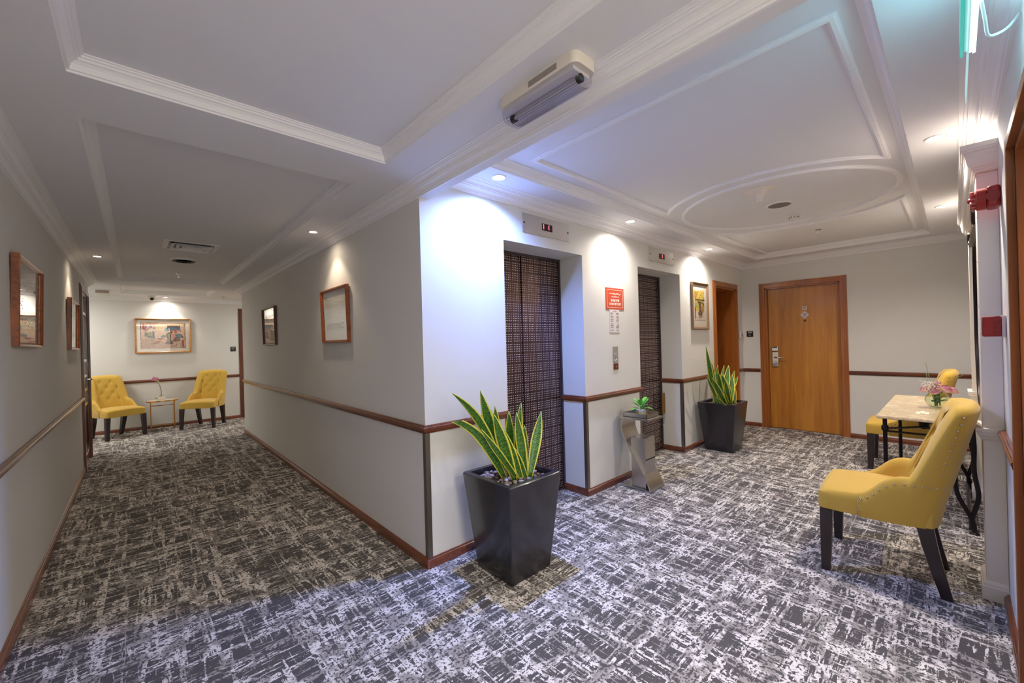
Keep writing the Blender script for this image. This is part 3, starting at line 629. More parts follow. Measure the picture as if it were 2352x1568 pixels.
# ------------------------------------------------------------------ hanging exit sign near the right wall
GRN = mat('green_acrylic', (40, 150, 140), .15, emit=(0.03, .42, .38), estr=.35); 
t = thing('exit_light', 'glowing cyan light box with a green acrylic blade on the ceiling, top right', 'exit sign', (1.55, -.042, 2.20))
m_ = MB(); m_.box(-.30, .29, -.006, .010, -.072, 0); m_.build('housing', mat('housing_white', (236, 238, 238), .4), t, bevel=.002)
m_ = MB(); m_.box(-.30, .285, -.0065, .0005, -.080, -.0725); m_.build('diffuser_strip', mat('strip_glow', (255, 255, 240), .5, emit=(.92, 1.0, .88), estr=1.3), t)
m_ = MB(); m_.box(-.30, .29, .0105, .0175, -.084, -.004); m_.build('green_panel', GRN, t)
m_ = MB(); m_.box(-.30, .30, -.0145, -.0075, -.078, -.004); m_.build('side_diffuser', mat('side_glow', (240, 255, 255), .5, emit=(.55, .92, 1.0), estr=.9), t)
m_ = MB(); m_.box(-.35, .57, .0008, .0040, -.120, -.0735); m_.build('acrylic_blade', mat('acrylic_pale', (206, 230, 232), .1, emit=(.3, .6, .62), estr=.35), t)
m_ = MB(); m_.box(-.10, -.08, .0175, .019, -.050, -.036); m_.build('screw', BLACKP, t); m_ = MB(); m_.box(-.07, -.05, .0175, .019, -.050, -.036); m_.build('screw', BLACKP, t)
for x in (-.2, .2):
    m_ = MB(); m_.tube([(x, .002, 0), (x, .002, .117)], .003, 8); m_.build('hanging_rod', CHROME, t, 50)
area('exit_light_glow', 1.55, -.060, 2.155, .58, .06, .55, (.35, .85, 1.0), (1.55, -.2, 2.155))
area('exit_light_glow', 1.55, -.020, 2.185, .58, .05, .30, (.35, .85, 1.0), (1.55, .3, 2.23))
m_ = MB(); m_.tube(cat3([(1.58, -.060, 2.125), (1.65, -.068, 2.108), (1.72, -.075, 2.10), (1.78, -.092, 2.12), (1.87, -.12, 2.17), (1.95, -.1465, 2.235)], 5), .0035, 8)
tag(m_.build('power_cable', mat('cable_white', (226, 232, 236), .4), None, 60), 'thin white cable looping from the glowing exit light to the right wall', 'cable')
# ------------------------------------------------------------------ lift wall fittings
def rotz(o, rz): o.rotation_euler = (0, 0, rz); return o
LEDB = mat('display_black', (30, 10, 14), .15); LEDR = mat('display_red', (230, 60, 80), .5, emit=(.95, .10, .16), estr=1.6)
def indicator(x0, x1, lab, digits):
    t = thing('floor_indicator', lab, 'lift indicator', ((x0 + x1) / 2, YC - .001, 2.160)); w_ = (x1 - x0) / 2
    m_ = MB(); m_.box(-w_, w_, -.006, 0, -.070, .070); m_.build('plate', mat('plate_steel', (214, 210, 206), .26, .9), t, bevel=.0015)
    m_ = MB(); m_.box(-.058, .058, -.0075, -.006, -.026, .026); m_.build('display', LEDB, t)
    for s_ in (-1, 1):
        m_ = MB(); m_.lathe([(0, -.009), (.006, -.009), (.007, -.006)], s_ * (w_ - .014), 0, 0, 12, axis='y'); m_.build('screw', mat('screw_dark', (70, 64, 62), .4, .6), t, 40)
    for px, ch in digits: text_part('digit', ch, .052, LEDR, t, (px, -.0078, 0), (PI / 2, 0, 0), sx=.8, bold=.0012)
indicator(2.062, 2.580, 'steel floor indicator plate showing two red digits above the first lift', ((-.040, '1'), (.018, '6')))
indicator(3.860, 4.375, 'steel floor indicator plate showing one red digit above the second lift', ((.008, '6'),))
t = thing('call_panel', 'steel lift call panel with two round buttons under the printed notice', 'call button', (3.203, YC - .001, 1.125))
m_ = MB(); m_.box(-.040, .040, -.005, 0, -.106, .106); m_.build('plate', mat('plate_steel', (214, 210, 206), .26, .9), t, bevel=.002)
for z in (.036, -.022):
    m_ = MB(); m_.lathe([(0, -.013), (.014, -.013), (.017, -.010), (.020, -.010), (.022, -.005)], 0, 0, z, 20, axis='y'); m_.build('button', CHROME, t, 35)
m_ = MB(); m_.box(-.038, .038, -.0056, -.005, -.100, -.050); m_.build('engraved_plate', mat('copper_patch', (150, 74, 50), .3, .9), t)
m_ = MB(); m_.lathe([(0, -.012), (.010, -.012), (.011, -.005)], 0, 0, -.076, 14, axis='y'); m_.build('key_switch', STEEL, t, 35)
# notices
ORG = mat('notice_orange', (206, 82, 52), .45); INKW = mat('ink_white', (250, 236, 226), .5); INKG = mat('ink_grey', (150, 132, 132), .6)
try:
    import os
    ARF = bpy.data.fonts.load(os.path.join(bpy.utils.system_resource('DATAFILES'), 'fonts', 'NotoSansArabic-VariableFont_wdth,wght.woff2'))
except Exception: ARF = None
t = thing('fire_notice', 'orange lift fire notice with Arabic and English lettering and white border between the lifts', 'sign', (3.217, YC - .001, 1.665))
m_ = MB(); m_.box(-.143, .143, -.004, 0, -.0975, .0975); m_.build('board', ORG, t, bevel=.001)
m_ = MB()
for a, b, c, d in ((-.126, .126, .078, .081), (-.126, .126, -.081, -.078), (-.126, -.123, -.081, .081), (.123, .126, -.081, .081)): m_.box(a, b, -.0046, -.004, c, d)
m_.build('border', INKW, t)
AR1 = '\u0641\u064a \u062d\u0627\u0644\u0629 \u0627\u0644\u062d\u0631\u064a\u0642 \u0627\u0644\u0631\u062c\u0627\u0621 \u0639\u062f\u0645'; AR2 = '\u0627\u0633\u062a\u062e\u062f\u0627\u0645 \u0627\u0644\u0645\u0635\u0639\u062f'
FORMS = {'\u0627': 'A\uFE8D\uFE8E', '\u0628': 'D\uFE8F\uFE90\uFE91\uFE92', '\u062a': 'D\uFE95\uFE96\uFE97\uFE98', '\u0629': 'A\uFE93\uFE94', '\u062c': 'D\uFE9D\uFE9E\uFE9F\uFEA0', '\u062d': 'D\uFEA1\uFEA2\uFEA3\uFEA4', '\u062e': 'D\uFEA5\uFEA6\uFEA7\uFEA8', '\u062f': 'A\uFEA9\uFEAA', '\u0631': 'A\uFEAD\uFEAE', '\u0633': 'D\uFEB1\uFEB2\uFEB3\uFEB4', '\u0635': 'D\uFEB9\uFEBA\uFEBB\uFEBC', '\u0639': 'D\uFEC9\uFECA\uFECB\uFECC', '\u0641': 'D\uFED1\uFED2\uFED3\uFED4', '\u0642': 'D\uFED5\uFED6\uFED7\uFED8', '\u0644': 'D\uFEDD\uFEDE\uFEDF\uFEE0', '\u0645': 'D\uFEE1\uFEE2\uFEE3\uFEE4', '\u064a': 'D\uFEF1\uFEF2\uFEF3\uFEF4', '\u0621': 'N\uFE80'}
def shape_ar(s):
    out = []
    for wd in s.split(' '):
        r = []
        for i, ch in enumerate(wd):
            f = FORMS.get(ch)
            if not f: r.append(ch); continue
            prevj = i > 0 and FORMS.get(wd[i - 1], 'N')[0] == 'D' and f[0] != 'N'
            nextj = i < len(wd) - 1 and f[0] == 'D' and FORMS.get(wd[i + 1], 'N')[0] != 'N'
            if f[0] == 'N': r.append(f[1])
            elif f[0] == 'A': r.append(f[2] if prevj else f[1])
            else: r.append(f[1 + (1 if prevj and not nextj else 2 if nextj and not prevj else 3 if prevj and nextj else 0)])
        out.append(''.join(reversed(r)))
    return ' '.join(reversed(out))
text_part('lettering', shape_ar(AR1), .030, INKW, t, (0, -.0045, .047), (PI / 2, 0, 0), ARF, bold=.0006)
text_part('lettering', shape_ar(AR2), .030, INKW, t, (0, -.0045, .019), (PI / 2, 0, 0), ARF, bold=.0006)
text_part('lettering', 'IN CASE OF FIRE', .030, INKW, t, (0, -.0045, -.017), (PI / 2, 0, 0), sx=.62, bold=.0009)
text_part('lettering', 'DO NOT USE THE LIFT', .030, INKW, t, (0, -.0045, -.049), (PI / 2, 0, 0), sx=.62, bold=.0009)
t = thing('rates_notice', 'narrow white printed notice below the orange fire sign', 'notice', (3.203, YC - .001, 1.465))
m_ = MB(); m_.box(-.078, .078, -.0035, 0, -.104, .104); m_.build('sheet', mat('sheet_white', (226, 222, 222), .4), t)
text_part('heading', 'NOTICE', .017, mat('ink_rose', (176, 120, 124), .6), t, (0, -.004, .085), (PI / 2, 0, 0))
m_ = MB(); rr_ = random.Random(3)
for k_, z in enumerate((.071, .065, .059, .046, .040, .034, .024, .013, .007, -.002, -.008, -.026, -.036, -.042, -.050, -.057, -.064, -.083, -.089)):
    a = rr_.uniform(.03, .055); m_.box(-.066, -.066 + a, -.0042, -.0036, z, z + .0022); a = rr_.uniform(.03, .05); m_.box(.066 - a, .066, -.0042, -.0036, z - .002, z + .0004)
m_.build('print_lines', INKG, t, kind='stuff')
t = thing('thermostat', 'white wall thermostat between the narrow door and the room corner', 'thermostat', (6.40, YC - .001, 1.310))
m_ = MB(); m_.box(-.045, .045, -.020, 0, -.042, .042); m_.build('case', WHITEP, t, bevel=.004)
m_ = MB(); m_.box(-.010, .030, -.0212, -.020, -.026, .026); m_.build('screen', mat('lcd', (120, 124, 120), .25), t)
def number_plate(loc, rz, lab, a, b):
    t = thing('room_number_plate', lab, 'number plate', loc, rz)
    m_ = MB(); m_.box(-.041, .041, -.006, 0, -.042, .042); m_.build('plate', BLACKP, t, bevel=.002)
    IW = mat('numeral_ivory', (214, 206, 200), .5)
    text_part('numerals', a, .034, IW, t, (0, -.0064, .018), (PI / 2, 0, 0), bold=.0006)
    text_part('numerals', b, .032, IW, t, (0, -.0064, -.018), (PI / 2, 0, 0), ARF, bold=.0006)
number_plate((XD - .001, 2.003, 1.321), -PI / 2, 'black room number plate 509 left of the teak room door', '509', '\u0665\u0660\u0669')
number_plate((1.344, YF - .001, 1.306), 0, 'black room number plate at the far end of the corridor', '517', '\u0665\u0661\u0667')
# ------------------------------------------------------------------ right wall fittings
RED = mat('alarm_red', (156, 34, 30), .4)
t = thing('alarm_sounder', 'red fire alarm sounder with finned nose on the right wall', 'alarm', (2.88, YR + .001, 1.897))
t.scale = (1.05, 1.05, 1.05)
m_ = MB(); m_.box(-.046, .046, 0, .040, -.046, .046); m_.build('base', RED, t, bevel=.012, seg=3)
m_ = MB(); m_.lathe([(.044, .040), (.046, .042), (.046, .068), (.040, .072), (.034, .082), (.022, .084), (0, .084)], n=28, axis='y'); m_.build('horn', RED, t, 40)
for k in range(12):
    a = 2 * PI * k / 12; R_ = Matrix.Rotation(a, 3, 'Y'); m_ = MB(); m_.prism([(-.0018, .016), (.0018, .016), (.0022, .040), (-.0022, .040)], .070, .088); m_.v = [tuple(R_ @ Vector(p)) for p in m_.v]
    m_.build('fin', mat('fin_pink', (206, 120, 108), .4), t)
m_ = MB(); m_.lathe([(.012, .084), (.010, .092), (.004, .096), (0, .096)], n=14, axis='y'); m_.build('nose', RED, t, 40)
m_ = MB(); m_.lathe([(.018, -.0475), (.022, -.0475), (.022, -.045), (.018, -.045)], 0, .022, 0, 20, axis='x'); m_.build('cable_knockout', mat('alarm_red_dark', (140, 36, 34), .5), t, 40)
t = thing('fire_call_point', 'square red break-glass call point on the right wall beside the pilaster', 'alarm', (2.80, YR + .001, 1.310))
m_ = MB(); m_.box(-.046, .046, 0, .012, -.048, .048); m_.build('back_box', mat('ivory_box', (220, 200, 196), .5), t, bevel=.003)
m_ = MB(); m_.box(-.044, .044, .012, .068, -.044, .044); m_.build('case', RED, t, bevel=.005)
m_ = MB(); m_.box(-.0452, -.044, .018, .030, -.044, .044); m_.box(-.0452, -.044, .035, .037, -.044, .044); m_.build('side_groove', mat('alarm_red_dark', (140, 36, 34), .5), t, kind='stuff')
m_ = MB(); m_.box(-.034, .034, .068, .072, -.030, .030); m_.build('glass_window', mat('window_white', (226, 222, 216), .2), t, bevel=.002)
m_ = MB()
for a, b in (((.0135, .012), (.018, .024)), ((.018, .024), (.0225, .014)), ((.0255, .020), (.029, .022)), ((.024, -.002), (.033, -.008)), ((.014, .002), (.019, .000))): m_.tube([(-.0448, a[0] + .002, a[1]), (-.0448, b[0] + .002, b[1])], .0009, 5)
m_.build('pen_marks', BLACKP, t, kind='stuff')
# ------------------------------------------------------------------ framed pictures
def picture(name, label, w, h, loc, rz, fm, art, fw=.022, dep=.024, matw=(.06, .06, .06, .06), tilt=0.0, group=None, mount=(232, 224, 210)):
    t = thing(name, label, 'picture', loc, rz, group); t.rotation_euler = (tilt, 0, rz); W, H = w / 2, h / 2
    m_ = MB(); prof = [(0, 0), (0, -dep), (fw * .25, -dep - .004), (fw * .6, -dep), (fw * .8, -dep * .75), (fw, -dep * .6), (fw, 0)]
    rows = []
    for sx_, sz_ in ((-1, -1), (1, -1), (1, 1), (-1, 1)): rows.append([(sx_ * (W - d), y, sz_ * (H - d)) for d, y in prof])
    m_.grid(rows, closed_u=True, closed_v=True); m_.build('frame', fm, t, 25)
    l_, r_, b_, t_ = matw
    m_ = MB(); m_.box(-W + fw * .9, W - fw * .9, -.008, -.002, -H + fw * .9, H - fw * .9); m_.build('mount', mat('mount_%d' % mount[0], mount, .8), t)
    x0, x1, z0, z1 = -W + fw + l_, W - fw - r_, -H + fw + b_, H - fw - t_
    m_ = MB()
    for a, b, c, d in ((x0 - .008, x1 + .008, z0 - .008, z0 - .006), (x0 - .008, x1 + .008, z1 + .006, z1 + .008), (x0 - .008, x0 - .006, z0 - .008, z1 + .008), (x1 + .006, x1 + .008, z0 - .008, z1 + .008)): m_.box(a, b, -.0088, -.008, c, d)
    m_.build('mount_line', mat('mount_line', (186, 178, 170), .8), t)
    art(t, x0, x1, z0, z1)
    m_ = MB(); m_.add([(-W + fw, -.014, -H + fw), (W - fw, -.014, -H + fw), (W - fw, -.014, H - fw), (-W + fw, -.014, H - fw)], [(0, 1, 2, 3)]); m_.build('glass', GLASS, t)
    return t
def inked(name, parent, polys):
    """flat printed picture: polygons (colour, [(x,z)]) each a hair above the last"""
    me = bpy.data.meshes.new(name); vs = []; fs = []; cs = []
    for k, (c, poly) in enumerate(polys):
        b = len(vs); vs += [(x, -.0088 - .00004 * k, z) for x, z in poly]; fs.append(tuple(range(b, b + len(poly)))); cs += [c] * len(poly)
    me.from_pydata(vs, [], fs); ca = me.color_attributes.new('ink', 'FLOAT_COLOR', 'CORNER')
    i = 0
    for p, (c, poly) in zip(me.polygons, polys):
        for li in p.loop_indices: ca.data[li].color = lin(c)
    me.materials.append(PRINT); o = bpy.data.objects.new(name, me); COL.objects.link(o); o.parent = parent
    return o
def ragged_rect(x0, x1, z0, z1, amp, rnd, n=14):
    o = []
    for i in range(n): o.append((x0 + (x1 - x0) * i / n, z0 + rnd.uniform(-amp, amp)))
    for i in range(n): o.append((x1 + rnd.uniform(-amp, amp), z0 + (z1 - z0) * i / n))
    for i in range(n): o.append((x1 - (x1 - x0) * i / n, z1 + rnd.uniform(-amp, amp)))
    for i in range(n): o.append((x0 + rnd.uniform(-amp, amp), z1 - (z1 - z0) * i / n))
    return o
def still_life(t, x0, x1, z0, z1):
    rnd = random.Random(5); W = x1 - x0; H = z1 - z0
    def P(pts): return [(x0 + a * W, z1 - b * H) for a, b in pts]
    def R(a, b, c, d): return P([(a, d), (c, d), (c, b), (a, b)])
    pl = [((126, 62, 58), ragged_rect(x0 - .004, x1 + .004, z0 - .004, z1 + .004, .003, rnd)), ((216, 178, 148), ragged_rect(x0 + .003, x1 - .003, z0 + .003, z1 - .003, .002, rnd)),
     ((236, 214, 178), R(.33, .05, .58, .30)), ((238, 214, 176), R(.58, .03, .96, .14)), ((224, 190, 160), R(.30, .31, .56, .60)), ((190, 154, 132), R(.01, .62, .30, .98)), ((200, 164, 140), R(.30, .76, .84, .97)),
     ((168, 70, 78), P([(.04, .04), (.08, .04), (.09, .30), (.04, .24)])), ((150, 132, 128), R(.09, .12, .12, .36)), ((214, 170, 160), R(.12, .06, .32, .34)), ((232, 208, 188), R(.135, .075, .31, .33)),
     ((176, 80, 106), P([(.21, .10), (.25, .13), (.25, .19), (.21, .18)])), ((206, 160, 82), P([(.26, .18), (.30, .14), (.31, .24), (.27, .26)])), ((168, 178, 200), P([(.16, .14), (.20, .10), (.22, .22), (.17, .25)])), ((196, 92, 100), P([(.13, .22), (.17, .24), (.16, .31), (.13, .30)])), ((222, 206, 130), P([(.14, .30), (.18, .32), (.16, .38), (.13, .36)])),
     ((106, 104, 86), R(.08, .38, .24, .54)), ((138, 140, 84), R(.15, .40, .24, .52)), ((92, 108, 118), P([(.25, .32), (.30, .34), (.30, .66), (.28, .62), (.26, .58), (.24, .62), (.22, .58), (.15, .60), (.14, .54), (.25, .54)])),
     ((84, 74, 80), R(.59, .11, .89, .32)), ((86, 108, 118), P([(.60, .20), (.70, .18), (.86, .24), (.93, .33), (.90, .36), (.82, .30), (.62, .28)])), ((96, 168, 190), P([(.57, .18), (.52, .28), (.53, .33), (.58, .32), (.59, .20)])),
     ((206, 160, 130), R(.66, .30, .88, .48)), ((190, 84, 92), P([(.74, .30), (.80, .29), (.82, .40), (.76, .42)])), ((222, 190, 120), P([(.69, .36), (.74, .34), (.75, .42), (.70, .43)])), ((84, 110, 112), P([(.77, .45), (.90, .43), (.96, .55), (.95, .62), (.88, .58), (.78, .60)])), ((120, 88, 84), R(.72, .58, .89, .74)), ((96, 66, 56), R(.68, .72, .89, .745)),
     ((118, 134, 124), P([(.43, .54), (.50, .47), (.56, .50), (.54, .58), (.48, .60)])), ((166, 86, 80), P([(.34, .62), (.48, .60), (.48, .66), (.40, .68)])), ((170, 74, 66), P([(.29, .71), (.38, .73), (.46, .72), (.40, .76), (.32, .75)])), ((128, 96, 76), P([(.24, .84), (.30, .79), (.44, .77), (.34, .82)])),
     ((164, 58, 72), P([(.92, .70), (.96, .68), (.97, .97), (.93, .97)])), ((150, 136, 128), R(.87, .78, .91, .97)), ((150, 112, 92), R(.60, .86, .80, .93)), ((206, 168, 146), R(.615, .78, .785, .915)),
     ((214, 150, 150), P([(.70, .46), (.76, .47), (.78, .55), (.74, .64), (.70, .72), (.69, .66), (.72, .58), (.72, .52), (.68, .50)])),
     ((90, 74, 62), P([(.60, .38), (.58, .43), (.56, .50), (.57, .58), (.59, .62), (.585, .70), (.56, .77), (.52, .82), (.60, .86), (.68, .86), (.73, .81), (.69, .76), (.67, .70), (.665, .62), (.68, .56), (.67, .48), (.655, .42), (.65, .37)])),
     ((146, 120, 78), P([(.60, .45), (.64, .44), (.65, .56), (.63, .66), (.64, .74), (.60, .74), (.61, .62), (.60, .54)])), ((112, 66, 60), P([(.53, .81), (.57, .80), (.68, .79), (.72, .81), (.66, .845), (.58, .845)])),
     ((214, 196, 186), P([(.615, .20), (.63, .19), (.645, .26), (.64, .37), (.625, .37)])), ((88, 66, 52), P([(.66, .34), (.70, .33), (.71, .38), (.68, .42), (.65, .41)])), ((120, 90, 74), P([(.55, .44), (.59, .42), (.60, .48), (.57, .50)]))]
    inked('print', t, pl)
def coffee_pot(t, x0, x1, z0, z1):
    W = x1 - x0; H = z1 - z0; rnd = random.Random(11)
    def P(pts): return [(x0 + a * W, z1 - b * H) for a, b in pts]
    pl = [((226, 210, 190), ragged_rect(x0, x1, z0, z1, .002, rnd)), ((214, 186, 84), ragged_rect(x0 + .02 * W, x1 - .10 * W, z0 + .30 * H, z1 - .02 * H, .004, rnd)), ((196, 150, 50), P([(.0, .06), (.45, .02), (.30, .18), (.10, .30), (.0, .26)]))]
    for k in range(34):
        cx, cz = rnd.uniform(.03, .92), rnd.uniform(.04, .42); s = rnd.uniform(.02, .07); c = rnd.choice([(70, 74, 84), (128, 132, 70), (206, 200, 140), (120, 116, 60), (232, 196, 60), (150, 160, 150)])
        pl.append((c, P([(cx, cz), (cx + s * .5, cz + .005), (cx + s * .6, cz + s), (cx - .01, cz + s * .9)])))
    pl += [((74, 66, 60), P([(.05, .31), (.95, .31), (.95, .34), (.05, .345)])), ((170, 180, 132), P([(.05, .46), (.30, .42), (.36, .54), (.06, .58)])), ((64, 56, 60), P([(.04, .60), (.10, .60), (.10, .95), (.05, .95)])), ((96, 78, 60), P([(.25, .37), (.55, .38), (.85, .42), (.92, .55), (.80, .50), (.70, .42), (.60, .45), (.60, .55), (.55, .62), (.44, .62), (.42, .48), (.32, .42)])),
     ((176, 134, 60), P([(.62, .55), (.85, .52), (.84, .72), (.66, .80)])), ((94, 82, 76), P([(.46, .60), (.56, .60), (.60, .68), (.70, .74), (.72, .80), (.64, .86), (.42, .86), (.32, .80), (.34, .74), (.44, .68)])), ((128, 110, 104), P([(.47, .72), (.57, .72), (.60, .80), (.44, .80)])), ((170, 160, 150), P([(.34, .87), (.74, .86), (.70, .91), (.38, .92)]))]
    inked('print', t, pl)
def vine_print(seed, ink=((168, 186, 172), (186, 186, 158), (180, 194, 188), (198, 196, 178))):
    def f(t, x0, x1, z0, z1):
        rnd = random.Random(seed); W = x1 - x0; H = z1 - z0; pl = [((216, 212, 202), [(x0, z0), (x1, z0), (x1, z1), (x0, z1)])]
        for k in range(420):
            if k < 170: cx, cz = rnd.uniform(0, .28), rnd.uniform(0, .72) ** 1.3
            elif k < 280: cx, cz = rnd.uniform(.1, .98), rnd.uniform(0, .26)
            else: cx, cz = rnd.uniform(0.02, .98), rnd.uniform(.78, .98)
            s = rnd.uniform(.006, .022); a = rnd.uniform(0, PI); c = rnd.choice(ink)
            pl.append((c, [(x0 + (min(.99, max(.01, cx + s * math.cos(a + q) * .8))) * W, z1 - min(.99, max(.01, cz + s * math.sin(a + q) * .55)) * H) for q in (0, .9, 2.2, 3.3, 4.6)]))
        inked('print', t, pl)
    return f
CH = wood('picture_frame_cherry', (112, 52, 24), (168, 92, 46), 0, 60, .3, .4)
CHD = wood('picture_frame_dark', (56, 22, 14), (98, 44, 24), 0, 60, .3, .4)
GOLD = wood('picture_frame_gold', (150, 92, 34), (206, 150, 70), 0, 60, .3, .4)
GILT = mat('picture_frame_gilt', (150, 122, 92), .4, .5, bump=.6, bscale=160)
picture('framed_picture', 'wide gold-framed still life with a coffee pot, at the end of the corridor', .735, .585, (.352, YF - .002, 1.564), 0, GOLD, still_life, matw=(.055, .06, .062, .050))
picture('framed_picture', 'narrow gilt-framed yellow still life between the second lift and the teak side door', .455, .562, (5.03, YC - .002, 1.670), 0, GILT, coffee_pot, fw=.030, matw=(.045, .05, .085, .06))
picture('framed_picture', 'framed vine print under a downlight, nearer of two on the long corridor wall', .590, .452, (XC - .002, 3.472, 1.557), -PI / 2, CH, vine_print(3), fw=.022, dep=.026, matw=(.055, .06, .085, .07), tilt=.02)
picture('framed_picture', 'framed print mirroring the still life, farther of two on the long corridor wall', .620, .460, (XC - .002, 5.72, 1.572), -PI / 2, CHD, vine_print(8), fw=.020, dep=.026, matw=(.07, .07, .08, .07), tilt=.02)
picture('framed_picture', 'framed print nearest the camera on the left corridor wall', .690, .460, (XL + .002, 3.435, 1.572), PI / 2, CH, vine_print(14), fw=.022, dep=.026, matw=(.07, .07, .08, .07), tilt=.02)
picture('framed_picture', 'framed print beside the glossy door on the left corridor wall, under a downlight', .720, .460, (XL + .002, 5.62, 1.568), PI / 2, CH, vine_print(19), fw=.022, dep=.026, matw=(.07, .07, .08, .07), tilt=.02)
# ------------------------------------------------------------------ planters
POT = mat('glazed_black_pot', (34, 32, 38), .30, var=.35, vscale=9, bump=.35, bscale=30, coat=.35)
SOIL = mat('soil', (74, 52, 38), .95, bump=.8, bscale=80)
PEB = [mat('pebble_a', (142, 128, 124), .45, var=.2, vscale=30), mat('pebble_b', (104, 88, 82), .45, var=.2, vscale=30), mat('pebble_c', (168, 158, 158), .4, var=.2, vscale=30), mat('pebble_d', (128, 98, 80), .5, var=.2, vscale=30)]
POT_ME = None; LIN_ME = None
def square_pot(t, h, b, r, lip=.034):
    m_ = MB()
    def sq(a, z, rr=.008): return [(x, y, z) for x, y in rrect(a, a, rr, 3)]
    m_.grid([sq(b - .004, 0), sq(b, .004), sq(r, h - .006, .01), sq(r - .004, h, .01), sq(r - lip, h, .006), sq(r - lip - .004, h - .05, .006)], closed_u=True, cap=False)
    m_.f.append(tuple(range(15, -1, -1)))
    m_.build('pot', POT, t, 30)
    m_ = MB(); m_.grid([sq(r - lip - .003, h - .040), sq(r - lip - .003, h - .034)], closed_u=True, cap=True); m_.build('soil', SOIL, t)
def snake_leaf(t, base, tip, width, bend, face, blunt=False, side=0.0, n=12):
    width *= 1.25; base = (base[0] * 2.0, base[1] * 1.6, base[2])
    base = Vector(base); tip = Vector(tip); d = tip - base; L_ = d.length; rows = []; uvs = []
    fa = Vector((math.cos(face), math.sin(face), 0)); lat = Vector((-fa.y, fa.x, 0))
    for i in range(n + 1):
        s_ = i / n; p = base + d * s_ + Vector((0, 0, 1)) * math.sin(PI * s_) * bend * L_ + lat * math.sin(PI * s_) * side * L_
        if blunt: wv = width * (.45 + .55 * min(1, s_ * 3)) 
        else: wv = width * (.42 + .58 * math.sin(min(1, s_ * 1.7) * PI / 2)) * (1 - max(0, (s_ - .55) / .45) ** 1.7) + .0012
        rows.append([p + lat * wv * .5 * u_ - fa * (.16 * wv * (1 - abs(u_))) for u_ in (-1, -.5, 0, .5, 1)])
    me = bpy.data.meshes.new('leaf'); vs = [tuple(p) for r in rows for p in r]; fs = [(i * 5 + j, i * 5 + j + 1, (i + 1) * 5 + j + 1, (i + 1) * 5 + j) for i in range(n) for j in range(4)]
    me.from_pydata(vs, [], fs); uvl = me.uv_layers.new(name='uv')
    for p in me.polygons:
        for li in p.loop_indices:
            vi = me.loops[li].vertex_index; uvl.data[li].uv = ((vi % 5) / 4.0, (vi // 5) / n * L_ * 2)
        p.use_smooth = True
    me.materials.append(LEAF); o = bpy.data.objects.new('leaf', me); COL.objects.link(o); o.parent = t
    md = o.modifiers.new('solid', 'SOLIDIFY'); md.thickness = .003
    return o
def pebble_mesh(k):
    m_ = MB(); rnd = random.Random(k); m_.sphere(0, 0, 0, 1, .72, .5, n=8, m=5); me = bpy.data.meshes.new('pebble'); me.from_pydata([(x * (1 + rnd.uniform(-.1, .1)), y * (1 + rnd.uniform(-.1, .1)), z) for x, y, z in m_.v], [], m_.f)
    me.polygons.foreach_set('use_smooth', [True] * len(me.polygons)); me.materials.append(PEB[k % 4]); return me
PM = [pebble_mesh(k) for k in range(4)]
def planter(loc, rz, label, leaves, pebbles=True):
    t = thing('potted_snake_plant', label, 'potted plant', loc, rz); h = .548
    square_pot(t, h, .150, .204)
    rnd = random.Random(hash(label) % 1000 if False else len(leaves))
    for lf in leaves: snake_leaf(t, *lf)
    if pebbles:
        for k in range(84):
            for _ in range(20):
                x, y = rnd.uniform(-.150, .150), rnd.uniform(-.150, .150)
                if x * x + y * y > .045 ** 2: break
            s = rnd.uniform(.011, .022)
            o = bpy.data.objects.new('pebble', PM[k % 4]); COL.objects.link(o); o.parent = t; o.location = (x, y, h - .030 + rnd.uniform(0, .010)); o.scale = (s, s, s * rnd.uniform(.8, 1.2)); o.rotation_euler = (rnd.uniform(-.3, .3), rnd.uniform(-.3, .3), rnd.uniform(0, PI))
    else:
        m_ = MB()
        for k in range(90):
            s = rnd.uniform(.008, .016); m_.sphere(rnd.uniform(-.155, .155), rnd.uniform(-.155, .155), h - .030 + rnd.uniform(0, .008), s, s * .7, s * .5, n=6, m=4, rot=Matrix.Rotation(rnd.uniform(0, PI), 3, 'Z'))
        m_.build('pebbles', PEB[1], t, 60, kind='stuff')
    return t
Z0 = .515; PX, PY = 1.590, 1.762; vf = math.atan2(-PY, -PX)      # broad sides towards the room
def LV(tx, tz, w, bx=0, by=0, dy=0.0, bend=0.0, blunt=False, df=0.0, side=0.0): # tip x measured on the plane y = PY
    return ((bx, by, Z0), (tx - PX + dy * (PX / PY), dy, 1.3 + (tz - 1.3) * (PY + dy) / PY), w, bend, vf + df, blunt, side)
lv1 = [LV(1.191, 1.045, .044, -.02, 0, 0, .13), LV(1.373, 1.038, .056, -.015, .03, .03, .03), LV(1.224, .894, .052, -.03, -.01, -.02, .13, True, .3), LV(1.475, .942, .046, -.01, .04, .05), LV(1.47, .900, .056, -.02, -.045, -.05), LV(1.583, .898, .048, .02, .03, .03),
       LV(1.682, .934, .042, .01, -.03, -.02, .0, False, 0, -.03), LV(1.640, .880, .046, .02, -.05, -.05), LV(1.845, .860, .050, .03, -.055, -.06), LV(1.706, .795, .040, .05, .0, .0), LV(1.385, .825, .036, -.01, -.05, -.06), LV(1.445, .925, .022, 0, .05, .06), LV(1.545, .795, .036, .0, -.055, -.06), LV(1.60, .70, .032, .015, -.06, -.07)]
planter((PX, PY, 0), 0, 'square black planter with a splayed snake plant and pebbles, nearest planter at the wall corner', lv1)
PX, PY = 4.970, 1.838; vf = math.atan2(-PY, -PX)
